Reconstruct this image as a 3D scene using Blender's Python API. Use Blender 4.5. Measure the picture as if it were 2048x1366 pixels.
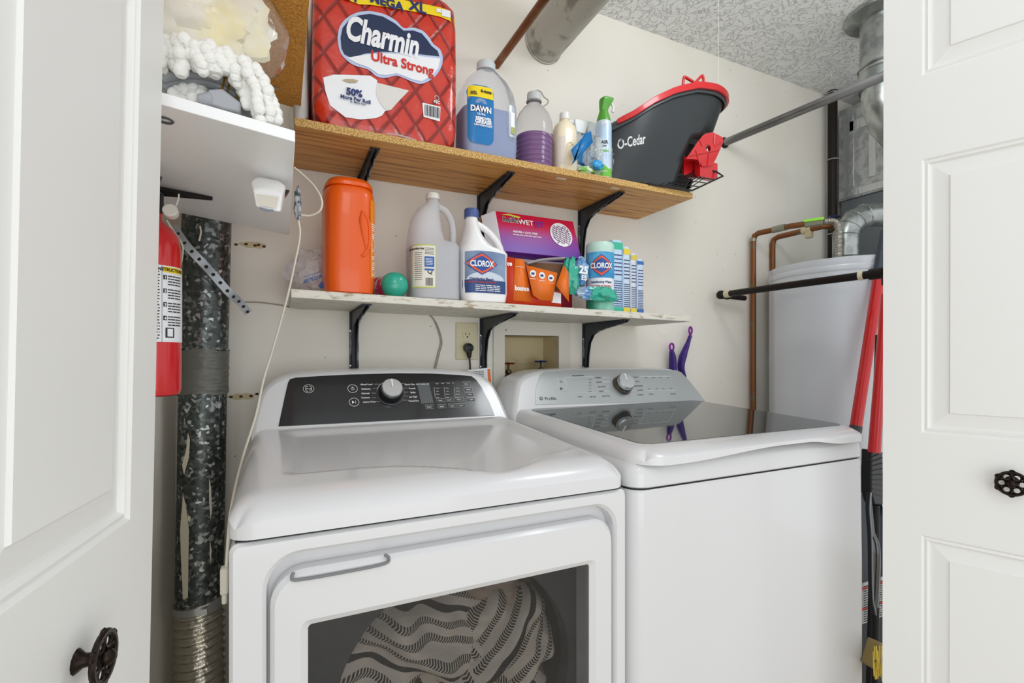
import bpy, bmesh, math, random
from mathutils import Vector, Matrix, noise
from math import sin, cos, pi, sqrt, radians as R
sc = bpy.context.scene
for o in list(bpy.data.objects): bpy.data.objects.remove(o)
# ---------------- camera, world, light, exposure ----------------
F, HOR, YAW, CZ = 979.0, 712.0, R(25.27), 1.15
cd = bpy.data.cameras.new('camera'); cam = bpy.data.objects.new('camera', cd); sc.collection.objects.link(cam)
cam.location = (0, 0, CZ); cam.rotation_euler = (R(90), 0, -YAW)
cd.sensor_width = 36; cd.lens = F / 2048 * 36; cd.shift_y = (HOR - 683) / 2048; cd.clip_start = .02
sc.camera = cam
w = bpy.data.worlds.new('world'); sc.world = w; w.use_nodes = True
w.node_tree.nodes['Background'].inputs[0].default_value = (.95, .98, 1, 1)
w.node_tree.nodes['Background'].inputs[1].default_value = 1.0
def area(name, loc, target, size, power, col=(1, 1, 1), sy=None):
    l = bpy.data.lights.new(name, 'AREA'); l.energy = power; l.size = size; l.color = col
    if sy: l.shape = 'RECTANGLE'; l.size_y = sy
    o = bpy.data.objects.new(name, l); sc.collection.objects.link(o); o.location = loc
    o.rotation_euler = (Vector(target) - Vector(loc)).to_track_quat('-Z', 'Y').to_euler(); return o
area('hall_ceiling_light', (.1, -.75, 2.35), (.9, 1.6, 1.3), .6, 4, (1, 1, 1))
area('hall_fill_light', (.2, -1.7, .85), (.7, 1.6, 1.4), 1.8, 15, (.93, .97, 1), 1.6)  # added soft fill from the hall side, brightens the front faces
bl_ = bpy.data.lights.new('closet_fill_light', 'POINT'); bl_.color = (.93, .97, 1); bl_.energy = 8; bl_.shadow_soft_size = .12; bo_ = bpy.data.objects.new('closet_fill_light', bl_); sc.collection.objects.link(bo_); bo_.location = (1.2, .72, 2.3)  # added point fill inside the closet, lifts ceiling, upper wall and heater
sc.cycles.diffuse_bounces = 8; sc.cycles.max_bounces = 14; sc.cycles.transparent_max_bounces = 16
sc.view_settings.view_transform = 'Standard'; sc.view_settings.look = 'None'
sc.view_settings.exposure = 0.0; sc.view_settings.gamma = 1
# ---------------- helpers ----------------
SA, CA = sin(YAW), cos(YAW)
def P(u, v, Y):
    d = CA * F - SA * (u - 1024)
    return Vector(((SA * F + CA * (u - 1024)) / d * Y, Y, CZ + (HOR - v) / d * Y))
def lin(c):
    if isinstance(c, str): c = tuple(int(c[i:i + 2], 16) / 255 for i in (0, 2, 4))
    return tuple((x / 12.92 if x <= .04045 else ((x + .055) / 1.055) ** 2.4) for x in c[:3]) + (1,)
class NT:
    def __init__(s, m): s.t = m.node_tree; s.n = s.t.nodes; s.l = s.t.links
    def add(s, k, **kw):
        x = s.n.new(k)
        for a, b in kw.items():
            if a.startswith('i_'): x.inputs[int(a[2:]) if a[2:].isdigit() else a[2:].replace('_', ' ')].default_value = b
            else: setattr(x, a, b)
        return x
    def ln(s, a, b): s.l.new(a, b)
MATS = {}
def mat(name, col, rough=.5, metal=0, trans=0, alpha=1, ior=1.45, bump=0, bscale=40, spec=.5, col2=None, nscale=6, nlo=.4, nhi=.6, coat=0, stretch=None, emit=0, detail=4, vor=False, sheen=0, thin=None):
    if name in MATS: return MATS[name]
    m = bpy.data.materials.new(name); m.use_nodes = True; T = NT(m); b = T.n['Principled BSDF']
    b.inputs['Base Color'].default_value = lin(col); b.inputs['Roughness'].default_value = rough; b.inputs['Metallic'].default_value = metal
    b.inputs['Transmission Weight'].default_value = trans; b.inputs['Alpha'].default_value = alpha; b.inputs['IOR'].default_value = ior
    b.inputs['Specular IOR Level'].default_value = spec; b.inputs['Coat Weight'].default_value = coat; b.inputs['Coat Roughness'].default_value = .08
    m.diffuse_color = lin(col)
    tc = T.add('ShaderNodeTexCoord'); mp = T.add('ShaderNodeMapping'); T.ln(tc.outputs['Object'], mp.inputs[0])
    if stretch: mp.inputs['Scale'].default_value = stretch
    if col2:
        n = T.add('ShaderNodeTexVoronoi' if vor else 'ShaderNodeTexNoise'); n.inputs['Scale'].default_value = nscale
        if not vor: n.inputs['Detail'].default_value = detail
        T.ln(mp.outputs[0], n.inputs['Vector']); r = T.add('ShaderNodeValToRGB')
        r.color_ramp.elements[0].position = nlo; r.color_ramp.elements[1].position = nhi
        r.color_ramp.elements[0].color = lin(col); r.color_ramp.elements[1].color = lin(col2)
        T.ln(n.outputs['Color' if vor else 'Fac'], r.inputs[0]); T.ln(r.outputs[0], b.inputs['Base Color'])
    if bump:
        n = T.add('ShaderNodeTexNoise'); n.inputs['Scale'].default_value = bscale; n.inputs['Detail'].default_value = 5
        T.ln(mp.outputs[0], n.inputs['Vector']); bm = T.add('ShaderNodeBump'); bm.inputs['Strength'].default_value = bump; bm.inputs['Distance'].default_value = .004
        T.ln(n.outputs['Fac'], bm.inputs['Height']); T.ln(bm.outputs[0], b.inputs['Normal'])
    MATS[name] = m; return m
def film(name, col, opac=.25, rough=.12, bump=.5, bscale=60, ior=1.6, tint=None):   # clear crinkled film
    m = bpy.data.materials.new(name); m.use_nodes = True; T = NT(m); out = T.n['Material Output']; T.n.remove(T.n['Principled BSDF'])
    tr = T.add('ShaderNodeBsdfTransparent'); df = T.add('ShaderNodeBsdfPrincipled'); mx = T.add('ShaderNodeMixShader'); gl = T.add('ShaderNodeBsdfGlossy'); mx2 = T.add('ShaderNodeMixShader')
    df.inputs['Base Color'].default_value = lin(col); df.inputs['Roughness'].default_value = rough; mx.inputs[0].default_value = opac
    f0 = ((ior - 1) / (ior + 1)) ** 2; lw_ = T.add('ShaderNodeLayerWeight'); lw_.inputs[0].default_value = .5; pw = T.add('ShaderNodeMath', operation='POWER'); T.ln(lw_.outputs['Facing'], pw.inputs[0]); pw.inputs[1].default_value = 5; fr = T.add('ShaderNodeMath', operation='MULTIPLY_ADD'); T.ln(pw.outputs[0], fr.inputs[0]); fr.inputs[1].default_value = 1 - f0; fr.inputs[2].default_value = f0
    if tint: tr.inputs[0].default_value = lin(tint)
    gl.inputs['Roughness'].default_value = rough
    if bump:
        tc = T.add('ShaderNodeTexCoord'); n = T.add('ShaderNodeTexNoise'); n.inputs['Scale'].default_value = bscale; T.ln(tc.outputs['Object'], n.inputs['Vector'])
        bm = T.add('ShaderNodeBump'); bm.inputs['Strength'].default_value = bump; bm.inputs['Distance'].default_value = .01; T.ln(n.outputs['Fac'], bm.inputs['Height'])
        for q in (df, gl, lw_): T.ln(bm.outputs[0], q.inputs['Normal'])
    T.ln(tr.outputs[0], mx.inputs[1]); T.ln(df.outputs[0], mx.inputs[2]); T.ln(mx.outputs[0], mx2.inputs[1]); T.ln(gl.outputs[0], mx2.inputs[2]); T.ln(fr.outputs[0], mx2.inputs[0]); T.ln(mx2.outputs[0], out.inputs[0])
    MATS[name] = m; return m
def ramp(T, src, stops, interp='LINEAR'):
    r = T.add('ShaderNodeValToRGB'); r.color_ramp.interpolation = interp; e = r.color_ramp.elements
    while len(e) < len(stops): e.new(.5)
    for k, (p, c) in enumerate(stops): e[k].position = p; e[k].color = lin(c)
    if src is not None: T.ln(src, r.inputs[0])
    return r.outputs[0]
class MB:
    def __init__(s): s.v = []; s.f = []; s.m = []; s.uv = None
    def add(s, vs, fs, mi=0):
        o = len(s.v); s.v += [Vector(p) for p in vs]
        for f in fs: s.f.append([o + i for i in f]); s.m.append(mi)
        return s
    def box(s, c, d, mi=0, rot=None):
        c = Vector(c); vs = []
        for x in (-1, 1):
            for y in (-1, 1):
                for z in (-1, 1):
                    p = Vector((x * d[0] / 2, y * d[1] / 2, z * d[2] / 2))
                    if rot is not None: p = rot @ p
                    vs.append(c + p)
        return s.add(vs, [(0, 1, 3, 2), (4, 6, 7, 5), (0, 4, 5, 1), (2, 3, 7, 6), (0, 2, 6, 4), (1, 5, 7, 3)], mi)
    def b2(s, a, b, mi=0):          # box between two corners
        a = Vector(a); b = Vector(b); return s.box((a + b) / 2, [abs(b[i] - a[i]) for i in range(3)], mi)
    def loft(s, rings, cap=True, mi=0, closed=True):
        n = len(rings[0]); vs = [p for r in rings for p in r]; fs = []
        for k in range(len(rings) - 1):
            for i in range(n if closed else n - 1):
                j = (i + 1) % n; fs.append((k * n + i, k * n + j, (k + 1) * n + j, (k + 1) * n + i))
        if cap: fs.append(tuple(range(n))[::-1]); fs.append(tuple((len(rings) - 1) * n + i for i in range(n)))
        return s.add(vs, fs, mi)
    def tube(s, pts, r, seg=10, mi=0, cap=True, flat=1, up=None, sm=0):
        pts = [Vector(p) for p in pts]
        if sm: pts = spline(pts, sm)
        rr = r if callable(r) else None; rs = r if isinstance(r, (list, tuple)) else None; rings = []; n = len(pts)
        t0 = (pts[1] - pts[0]).normalized(); ref = Vector(up) if up else (Vector((0, 0, 1)) if abs(t0.z) < .9 else Vector((1, 0, 0)))
        a = t0.cross(ref).normalized()
        for k, p in enumerate(pts):
            t = (pts[min(k + 1, n - 1)] - pts[max(k - 1, 0)]).normalized()
            a = (a - t * a.dot(t)).normalized(); b = t.cross(a)
            q = rr(k / (n - 1)) if rr else (rs[k] if rs and len(rs) == n else (interp(rs, k / (n - 1)) if rs else r))
            rings.append([p + a * cos(2 * pi * i / seg) * q + b * sin(2 * pi * i / seg) * q * flat for i in range(seg)])
        return s.loft(rings, cap, mi)
    def lathe(s, prof, c=(0, 0, 0), seg=32, mi=0, M=None, cap=True):
        rings = []
        for r, z in prof:
            ring = []
            for i in range(seg):
                p = Vector((r * cos(2 * pi * i / seg), r * sin(2 * pi * i / seg), z))
                if M is not None: p = M @ p
                ring.append(p + Vector(c))
            rings.append(ring)
        return s.loft(rings, cap, mi)
    def ball(s, c, r, seg=16, mi=0, sq=(1, 1, 1)):
        n = seg // 2; rings = [[Vector(c) + Vector((r * sq[0] * sin(pi * k / n) * cos(2 * pi * i / seg), r * sq[1] * sin(pi * k / n) * sin(2 * pi * i / seg), -r * sq[2] * cos(pi * k / n))) for i in range(seg)] for k in range(1, n)]
        b = len(s.v) ; s.loft(rings, True, mi); return s
    def grid(s, fn, nu, nv, mi=0):
        vs = [fn(i / nu, j / nv) for j in range(nv + 1) for i in range(nu + 1)]
        return s.add(vs, [(j * (nu + 1) + i, j * (nu + 1) + i + 1, (j + 1) * (nu + 1) + i + 1, (j + 1) * (nu + 1) + i) for j in range(nv) for i in range(nu)], mi)
    def poly(s, pts, mi=0): return s.add(pts, [tuple(range(len(pts)))], mi)
    def prism(s, pts, off, mi=0):
        off = Vector(off); return s.loft([[Vector(p) for p in pts], [Vector(p) + off for p in pts]], True, mi)
    def torus(s, c, R0, r, M=None, seg=28, seg2=8, mi=0, sx=1):
        M = M or Matrix(); vs = []; fs = []
        for i in range(seg):
            for j in range(seg2):
                a = 2 * pi * i / seg; b = 2 * pi * j / seg2
                vs.append(Vector(c) + M @ Vector(((R0 + r * cos(b)) * cos(a) * sx, (R0 + r * cos(b)) * sin(a), r * sin(b))))
                fs.append((i * seg2 + j, ((i + 1) % seg) * seg2 + j, ((i + 1) % seg) * seg2 + (j + 1) % seg2, i * seg2 + (j + 1) % seg2))
        return s.add(vs, fs, mi)
    def text(s, body, size, fn, mi=0, bold=.0, align='CENTER', sx=1, shear=0, space=1):
        c = bpy.data.curves.new('t', 'FONT'); c.body = body; c.size = size; c.align_x = align; c.offset = bold * size; c.fill_mode = 'FRONT'; c.shear = shear; c.space_character = space; c.resolution_u = 3
        o = bpy.data.objects.new('t', c); me = bpy.data.meshes.new_from_object(o)
        s.add([fn(v.co.x * sx, v.co.y) for v in me.vertices], [tuple(p.vertices) for p in me.polygons], mi)
        bpy.data.objects.remove(o); bpy.data.curves.remove(c); bpy.data.meshes.remove(me); return s
def interp(l, t):
    x = t * (len(l) - 1); k = min(int(x), len(l) - 2); return l[k] + (l[k + 1] - l[k]) * (x - k)
def spline(pts, n=6):
    out = []; q = [pts[0] * 2 - pts[1]] + pts + [pts[-1] * 2 - pts[-2]]
    for i in range(1, len(q) - 2):
        for k in range(n):
            t = k / n; a, b, c, d = q[i - 1], q[i], q[i + 1], q[i + 2]
            out.append(.5 * ((2 * b) + (c - a) * t + (2 * a - 5 * b + 4 * c - d) * t * t + (3 * b - a - 3 * c + d) * t ** 3))
    out.append(pts[-1]); return out
WM = {}
def tag(o, label=None, cat=None, group=None, kind=None):
    if label: o['label'] = label
    if cat: o['category'] = cat
    if group: o['group'] = group
    if kind: o['kind'] = kind
    return o
def thing(name, label, cat, loc=(0, 0, 0), rz=0, group=None, kind=None):
    o = bpy.data.objects.new(name, None); o.empty_display_size = .05; sc.collection.objects.link(o); o.location = loc; o.rotation_euler = (0, 0, rz)
    WM[o.name] = Matrix.Translation(Vector(loc)) @ Matrix.Rotation(rz, 4, 'Z'); return tag(o, label, cat, group, kind)
def build(name, mb, mats, parent=None, ang=35, bevel=0, sub=0, local=False, label=None, solid=0, bseg=2, uv=None):
    me = bpy.data.meshes.new(name); vs = mb.v; M = None
    if parent is not None:
        M = WM[parent.name]
        if not local: Mi = M.inverted(); vs = [Mi @ v for v in vs]
        off = None
    else:
        xs = [v.x for v in vs]; ys = [v.y for v in vs]; off = Vector(((min(xs) + max(xs)) / 2, (min(ys) + max(ys)) / 2, min(v.z for v in vs))); vs = [v - off for v in vs]
    me.from_pydata([tuple(v) for v in vs], [], mb.f)
    if not isinstance(mats, (list, tuple)): mats = [mats]
    for m in mats: me.materials.append(m)
    for p, k in zip(me.polygons, mb.m): p.material_index = min(k, len(mats) - 1)
    if mb.uv:
        l = me.uv_layers.new(name='uv')
        for p in me.polygons:
            for li in p.loop_indices: l.data[li].uv = mb.uv[me.loops[li].vertex_index]
    me.validate(); bm = bmesh.new(); bm.from_mesh(me); bmesh.ops.recalc_face_normals(bm, faces=bm.faces); bm.to_mesh(me); bm.free()
    me.shade_smooth(); me.set_sharp_from_angle(angle=R(ang))
    o = bpy.data.objects.new(name, me); sc.collection.objects.link(o)
    if parent is not None: o.parent = parent; WM[o.name] = M
    else: o.location = off; WM[o.name] = Matrix.Translation(off)
    if solid: s = o.modifiers.new('solid', 'SOLIDIFY'); s.thickness = solid; s.offset = 0
    if bevel: b = o.modifiers.new('bevel', 'BEVEL'); b.width = bevel; b.segments = bseg; b.limit_method = 'ANGLE'; b.angle_limit = R(30); b.harden_normals = False
    if sub: s = o.modifiers.new('sub', 'SUBSURF'); s.levels = sub; s.render_levels = sub
    if label: o['label'] = label
    return o
def single(name, mb, mats, label, cat, group=None, **k): return tag(build(name, mb, mats, **k), label, cat, group)
def rrect(x0, z0, x1, z1, r, n=6, y=0, ax='xz'):
    out = []
    for cx, cz, a0 in ((x1 - r, z0 + r, -90), (x1 - r, z1 - r, 0), (x0 + r, z1 - r, 90), (x0 + r, z0 + r, 180)):
        for k in range(n + 1):
            a = R(a0 + 90 * k / n); p = (cx + r * cos(a), cz + r * sin(a))
            out.append(Vector((p[0], y, p[1])) if ax == 'xz' else Vector((p[0], p[1], y)))
    return out
def sup(mb, rings, seg=40, mi=0, cap=True):   # rings: (z, a, b, n, cx, cy)
    L = []
    for r in rings:
        z, a, b, n = r[:4]; cx = r[4] if len(r) > 4 else 0; cy = r[5] if len(r) > 5 else 0; ring = []
        for i in range(seg):
            t = 2 * pi * (i + .5) / seg; c, s = cos(t), sin(t)
            ring.append(Vector((cx + a * math.copysign(abs(c) ** (2 / n), c), cy + b * math.copysign(abs(s) ** (2 / n), s), z)))
        L.append(ring)
    mb.loft(L, cap, mi)
    def surf(x, z, e=.0008):
        k = 0
        while k < len(rings) - 2 and rings[k + 1][0] < z: k += 1
        r0, r1 = rings[k], rings[k + 1]; t = min(1, max(0, (z - r0[0]) / max(1e-6, r1[0] - r0[0]))); g = lambda i, d=0: (r0[i] if len(r0) > i else d) * (1 - t) + (r1[i] if len(r1) > i else d) * t
        a, b, n, cx, cy = g(1), g(2), g(3), g(4), g(5); q = min(.9999, abs((x - cx) / a))
        return Vector((x, cy - b * (1 - q ** n) ** (1 / n) - e, z))
    return surf
def decal(mb, surf, x0, z0, x1, z1, mi=0, e=.0006, nu=16, nv=6, shape=None):
    def f(i, j):
        x = x0 + (x1 - x0) * i; z = z0 + (z1 - z0) * j
        if shape: x, z = shape(i, j)
        return surf(x, z, e)
    mb.grid(f, nu, nv, mi)
def rdecal(mb, surf, x0, z0, x1, z1, r, mi=0, e=.0006):    # rounded label cut into strips
    n = 14; zs = []
    for k in range(n + 1): zs.append(z0 + (z1 - z0) * (.5 - .5 * cos(pi * k / n)))
    def half(z):
        d = min(z - z0, z1 - z); hw = (x1 - x0) / 2
        return hw if d >= r else hw - r + sqrt(max(0, r * r - (r - d) ** 2))
    cx = (x0 + x1) / 2; mb.grid(lambda i, j: surf(cx + half(zs[int(round(j * n))]) * (2 * i - 1), zs[int(round(j * n))], e), 14, n, mi)
def mapper(surf, x, z, e=.0014, rot=0): c, s = cos(rot), sin(rot); return lambda a, b: surf(x + a * c - b * s, z + a * s + b * c, e)
def plane(o, U, V, e=0, nrm=None):
    o = Vector(o); U = Vector(U).normalized(); V = Vector(V).normalized(); N = U.cross(V); return lambda a, b: o + U * a + V * b + N * e
def lines(mb, fn, x0, x1, z0, z1, n, mi=0, h=.35, seed=1):   # rows of small print as short bars
    rnd = random.Random(seed); dz = (z1 - z0) / n
    for k in range(n):
        z = z1 - (k + .5) * dz; x = x0
        while x < x1 - .001:
            ww = min(rnd.uniform(.1, .32) * (x1 - x0), x1 - x); q = dz * h / 2
            mb.add([fn(x, z - q), fn(x + ww * .85, z - q), fn(x + ww * .85, z + q), fn(x, z + q)], [(0, 1, 2, 3)], mi); x += ww
def barcode(mb, fn, x0, x1, z0, z1, mi=0, seed=3):
    rnd = random.Random(seed); x = x0
    while x < x1:
        q = rnd.uniform(.02, .06) * (x1 - x0); mb.add([fn(x, z0), fn(x + q, z0), fn(x + q, z1), fn(x, z1)], [(0, 1, 2, 3)], mi); x += q + rnd.uniform(.02, .06) * (x1 - x0)
def rotM(ax, deg): return Matrix.Rotation(R(deg), 3, ax)
# common materials
white = mat('appliance_white', 'd9d9da', .22, spec=.5, coat=.3)
paintw = mat('door_paint', 'ebebe8', .45, bump=.06, bscale=60)
black = mat('black_plastic', '17181a', .35)
dgrey = mat('dark_gap', '1c1c1c', .7)
chrome = mat('chrome', 'd8d8d8', .12, metal=1)
ink = mat('ink_white', 'f2f2f2', .5); inkb = mat('ink_black', '202020', .5); inkn = mat('ink_navy', '1e2f6b', .5); inkr = mat('ink_red', 'cc2a1e', .5)
steel = mat('brushed_steel', 'b9bcbd', .3, metal=.9)
enamel = mat('bracket_paint', '2b3037', .45, col2='a2a7aa', nscale=18, nlo=.53, nhi=.57, bump=.2, stretch=(2, 1, .3))
brass = mat('brass', 'd8ab45', .25, metal=1)
galv = mat('galvanised', '3e4240', .38, metal=.75)
T = NT(galv); b = T.n['Principled BSDF']; tc = T.add('ShaderNodeTexCoord'); nz = T.add('ShaderNodeTexNoise', i_Scale=60.0, i_Detail=5.0); vo = T.add('ShaderNodeTexVoronoi', i_Scale=120.0)
ad = T.add('ShaderNodeVectorMath', operation='MULTIPLY_ADD'); ad.inputs[1].default_value = (.022, .022, .022); T.ln(tc.outputs['Object'], nz.inputs['Vector']); T.ln(nz.outputs['Color'], ad.inputs[0]); T.ln(tc.outputs['Object'], ad.inputs[2]); T.ln(ad.outputs[0], vo.inputs['Vector'])
T.ln(ramp(T, vo.outputs['Color'], [(.12, '3a3f3d'), (.4, '4f5452'), (.66, '5a5f5d'), (.8, '8d9290'), (.92, 'd4d8d7')]), b.inputs['Base Color'])
flue = mat('flue_metal', 'b4b8b6', .32, metal=.85, col2='8e9391', nscale=20)
foil = mat('foil', 'cfcabd', .22, metal=1, bump=.9, bscale=55)
redp = mat('red_plastic', 'c8161c', .3, coat=.4)
# ---------------- the setting ----------------
def struct(name, mb, m, **k): o = build(name, mb, m, **k); o['kind'] = 'structure'; return o
YW, XL, XR, ZC = 1.6, -.26, 3.05, CZ + 1.35
wallm = mat('wall_paint', 'e3dfd5', .6, bump=.1, bscale=9); T = NT(wallm); b = T.n['Principled BSDF']
tc = T.add('ShaderNodeTexCoord'); n1 = T.add('ShaderNodeTexNoise', i_Scale=2.2, i_Detail=3.0); n2 = T.add('ShaderNodeTexVoronoi', i_Scale=17.0); n2.inputs['Randomness'].default_value = 1
T.ln(tc.outputs['Object'], n1.inputs['Vector']); T.ln(tc.outputs['Object'], n2.inputs['Vector'])
mx = T.add('ShaderNodeMix', data_type='RGBA', blend_type='MULTIPLY'); mx.inputs[0].default_value = .8
T.ln(ramp(T, n1.outputs['Fac'], [(.3, 'e9e3d6'), (.7, 'f0ece3')]), mx.inputs[6]); T.ln(ramp(T, n2.outputs['Distance'], [(.028, '7a7468'), (.05, 'ffffff')]), mx.inputs[7]); T.ln(mx.outputs[2], b.inputs['Base Color'])
# back wall with the opening of the recessed supply box
bx0, bx1, bz1, bz0 = P(1007, 668, YW).x, P(1117, 668, YW).x, P(1060, 670, YW).z, P(1010, 786, YW).z
m = MB()
for a, c in (((XL - .1, YW, 0), (bx0, YW + .12, ZC)), ((bx1, YW, 0), (XR, YW + .12, ZC)), ((bx0, YW, bz1), (bx1, YW + .12, ZC)), ((bx0, YW, 0), (bx1, YW + .12, bz0))): m.b2(a, c)
struct('wall_back', m, wallm)
struct('wall_left', MB().b2((XL - .1, .75, 0), (XL, YW, ZC)), wallm)
struct('wall_right', MB().b2((XR, .5, 0), (XR + .1, YW + .12, ZC)), wallm)
ceil = mat('ceiling_texture', 'eef0ef', .7); T = NT(ceil); b = T.n['Principled BSDF']; tc = T.add('ShaderNodeTexCoord'); wn = T.add('ShaderNodeTexNoise', i_Scale=14.0, i_Detail=2.0); mu = T.add('ShaderNodeVectorMath', operation='MULTIPLY_ADD'); mu.inputs[1].default_value = (.12, .12, .12)
T.ln(tc.outputs['Object'], wn.inputs['Vector']); T.ln(wn.outputs['Color'], mu.inputs[0]); T.ln(tc.outputs['Object'], mu.inputs[2])
w1 = T.add('ShaderNodeTexNoise', i_Scale=30.0, i_Detail=3.0); w1.inputs['Roughness'].default_value = .5; T.ln(mu.outputs[0], w1.inputs['Vector'])
ab = T.add('ShaderNodeMath', operation='SUBTRACT'); ab.inputs[1].default_value = .5; T.ln(w1.outputs['Fac'], ab.inputs[0]); a2 = T.add('ShaderNodeMath', operation='ABSOLUTE'); T.ln(ab.outputs[0], a2.inputs[0])
rr = ramp(T, a2.outputs[0], [(0, 'ffffff'), (.025, '000000')]); bp = T.add('ShaderNodeBump'); bp.inputs['Strength'].default_value = 1; bp.inputs['Distance'].default_value = .0035; T.ln(rr, bp.inputs['Height']); T.ln(bp.outputs[0], b.inputs['Normal'])
struct('ceiling', MB().b2((XL - .1, .6, ZC), (XR + .1, YW + .12, ZC + .08)), ceil)
floorm = mat('wood_floor', 'c2b49f', .45, col2='d0c4b2', nscale=5, stretch=(1, 12, 1))
struct('floor', MB().b2((-1.6, -2.2, -.06), (XR + .1, YW + .12, 0)), floorm)
# bifold leaves
knobm = mat('oiled_bronze', '2a211d', .35, metal=.85, bump=.3)
def leaf(name, p0, d, side, lean=0, dz=0, ks=.178, kz=.91):
    W, H = .37, 2.03; mb = MB(); th = .034; d = Vector((d[0], d[1], 0)).normalized(); N = Vector((d.y, -d.x, 0)) * side   # N: visible face normal
    L = lambda s, z, q: Vector((p0[0], p0[1], 0)) + d * s - N * q + Vector((lean * (z - CZ), 0, z))
    zs = [(.18, .777), (.99, 1.56), (1.735, 1.95)]; m = .065; cur = .015; zs = [(a + dz, b_ + dz) for a, b_ in zs]
    mb.loft([[L(0, .015, 0), L(W, .015, 0), L(W, H, 0), L(0, H, 0)], [L(0, .015, th), L(W, .015, th), L(W, H, th), L(0, H, th)]], False); mb.poly([L(0, .015, th), L(W, .015, th), L(W, H, th), L(0, H, th)])
    mb.poly([L(0, .015, 0), L(m, .015, 0), L(m, H, 0), L(0, H, 0)]); mb.poly([L(W - m, .015, 0), L(W, .015, 0), L(W, H, 0), L(W - m, H, 0)])
    for z0, z1 in zs + [(H, H)]:
        mb.poly([L(m, cur, 0), L(W - m, cur, 0), L(W - m, z0, 0), L(m, z0, 0)]); cur = z1
        if z0 == z1: break
        rings = [[L(m + i, z0 + i, q), L(W - m - i, z0 + i, q), L(W - m - i, z1 - i, q), L(m + i, z1 - i, q)] for i, q in ((0, 0), (.004, .004), (.009, .002), (.013, .0075), (.017, .0078), (.043, .0035), (.0445, .0002))]
        mb.loft(rings, False); mb.poly(rings[-1])
    o = struct(name, mb, paintw, ang=12)
    k = MB(); c = L(ks, kz, 0); k.tube([c, c + N * .006, c + N * .013, c + N * .018], [.011, .006, .0055, .008], 12)
    U = d; Z = Vector((0, 0, 1)); M = Matrix((U, Z, N)).transposed(); cc = c + N * .020
    k.torus(cc, .021, .0028, M, 24, 6); k.ball(cc + N * .002, .0075, 12, sq=(1, 1, 1))
    for q in range(6):
        a = 2 * pi * q / 6; k.torus(cc + M @ Vector((.0135 * cos(a), .0135 * sin(a), 0)), .0058, .0017, M, 12, 5)
        k.torus(cc + M @ Vector((.021 * cos(a + .5), .021 * sin(a + .5), 0)), .0035, .0018, M, 10, 5)
    kn = build('door_knob', k, knobm, o, label='dark bronze openwork knob'); return o
leaf('door_1', (-.1365, .72), (-.124, -.992), -1, .0174, -.017, .170, .882)
leaf('door_2', (P(1766, 0, .62).x, .62), (.32, -.947), 1, .003, 0, .197, .912)
# ---------------- dryer ----------------
X0, X1, YF, ZS = -.068, .619, .775, .892
def g(s): s = max(0, min(1, s)); return sqrt(max(0, 1 - (1 - s) ** 2.2))
def sst(a, b, x): t = max(0, min(1, (x - a) / (b - a))); return t * t * (3 - 2 * t)
dry = thing('clothes_dryer', 'white front-loading dryer with a black control panel and a glass door, left of the washer', 'dryer', ((X0 + X1) / 2, 1.1, 0))
def deck(x, y):
    zd = .945 + (.972 - .945) * (y - YF) / (1.35 - YF)
    yf = .905 - .10 * math.exp(-((x - .37) / .12) ** 2); dx = min(x - (X0 + .075), (X1 - .035) - x)
    zd -= .011 * sst(0, .03, dx) * sst(0, .02, y - yf - .0) * (1 - sst(1.26, 1.31, y))
    e = min(x - X0, X1 - x); r = .055 - .02 * sst(.8, 1.2, y)
    return ZS + (zd - ZS) * g(.12 + e / r) * (g(.1 + (y - YF) / .075) if y > YF - 1 else 1)
xs = [X0 + q for q in (0, .001, .003, .006, .01, .016, .024, .034, .045, .055)]; xs += [X0 + .055 + (X1 - X0 - .11) * k / 46 for k in range(1, 46)]; xs += [X0 + X1 - q for q in xs[9::-1]]
ys = [YF + q for q in (0, .001, .003, .006, .01, .016, .024, .034, .045, .058)] + [YF + .058 + (1.37 - YF - .058) * k / 60 for k in range(1, 61)]
m = MB(); nx, ny = len(xs) - 1, len(ys) - 1
def cr(x, y):   # round the plan corners
    r = .035; cx, cy = (X0 + r if x < X0 + r else (X1 - r if x > X1 - r else x)), (YF + r if y < YF + r else y)
    if cx != x and cy != y:
        dx, dy = x - cx, y - cy; q = max(abs(dx), abs(dy)) / max(1e-9, sqrt(dx * dx + dy * dy)); return cx + dx * q, cy + dy * q
    return x, y
def dk(i, j):
    x, y = xs[int(round(i * nx))], ys[int(round(j * ny))]; a, c = cr(x, y); return Vector((a, c, deck(x, y)))
m.grid(dk, nx, ny)
ring = [dk(i / nx, 0) for i in range(nx, -1, -1)] + [dk(0, j / ny) for j in range(1, ny + 1)]; rr2 = [p for p in [dk(1, j / ny) for j in range(ny, 0, -1)]] + ring
m.loft([rr2, [Vector((p.x, p.y, ZS)) for p in rr2]], False, closed=False)
build('top_deck', m, white, dry, ang=50)
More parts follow.
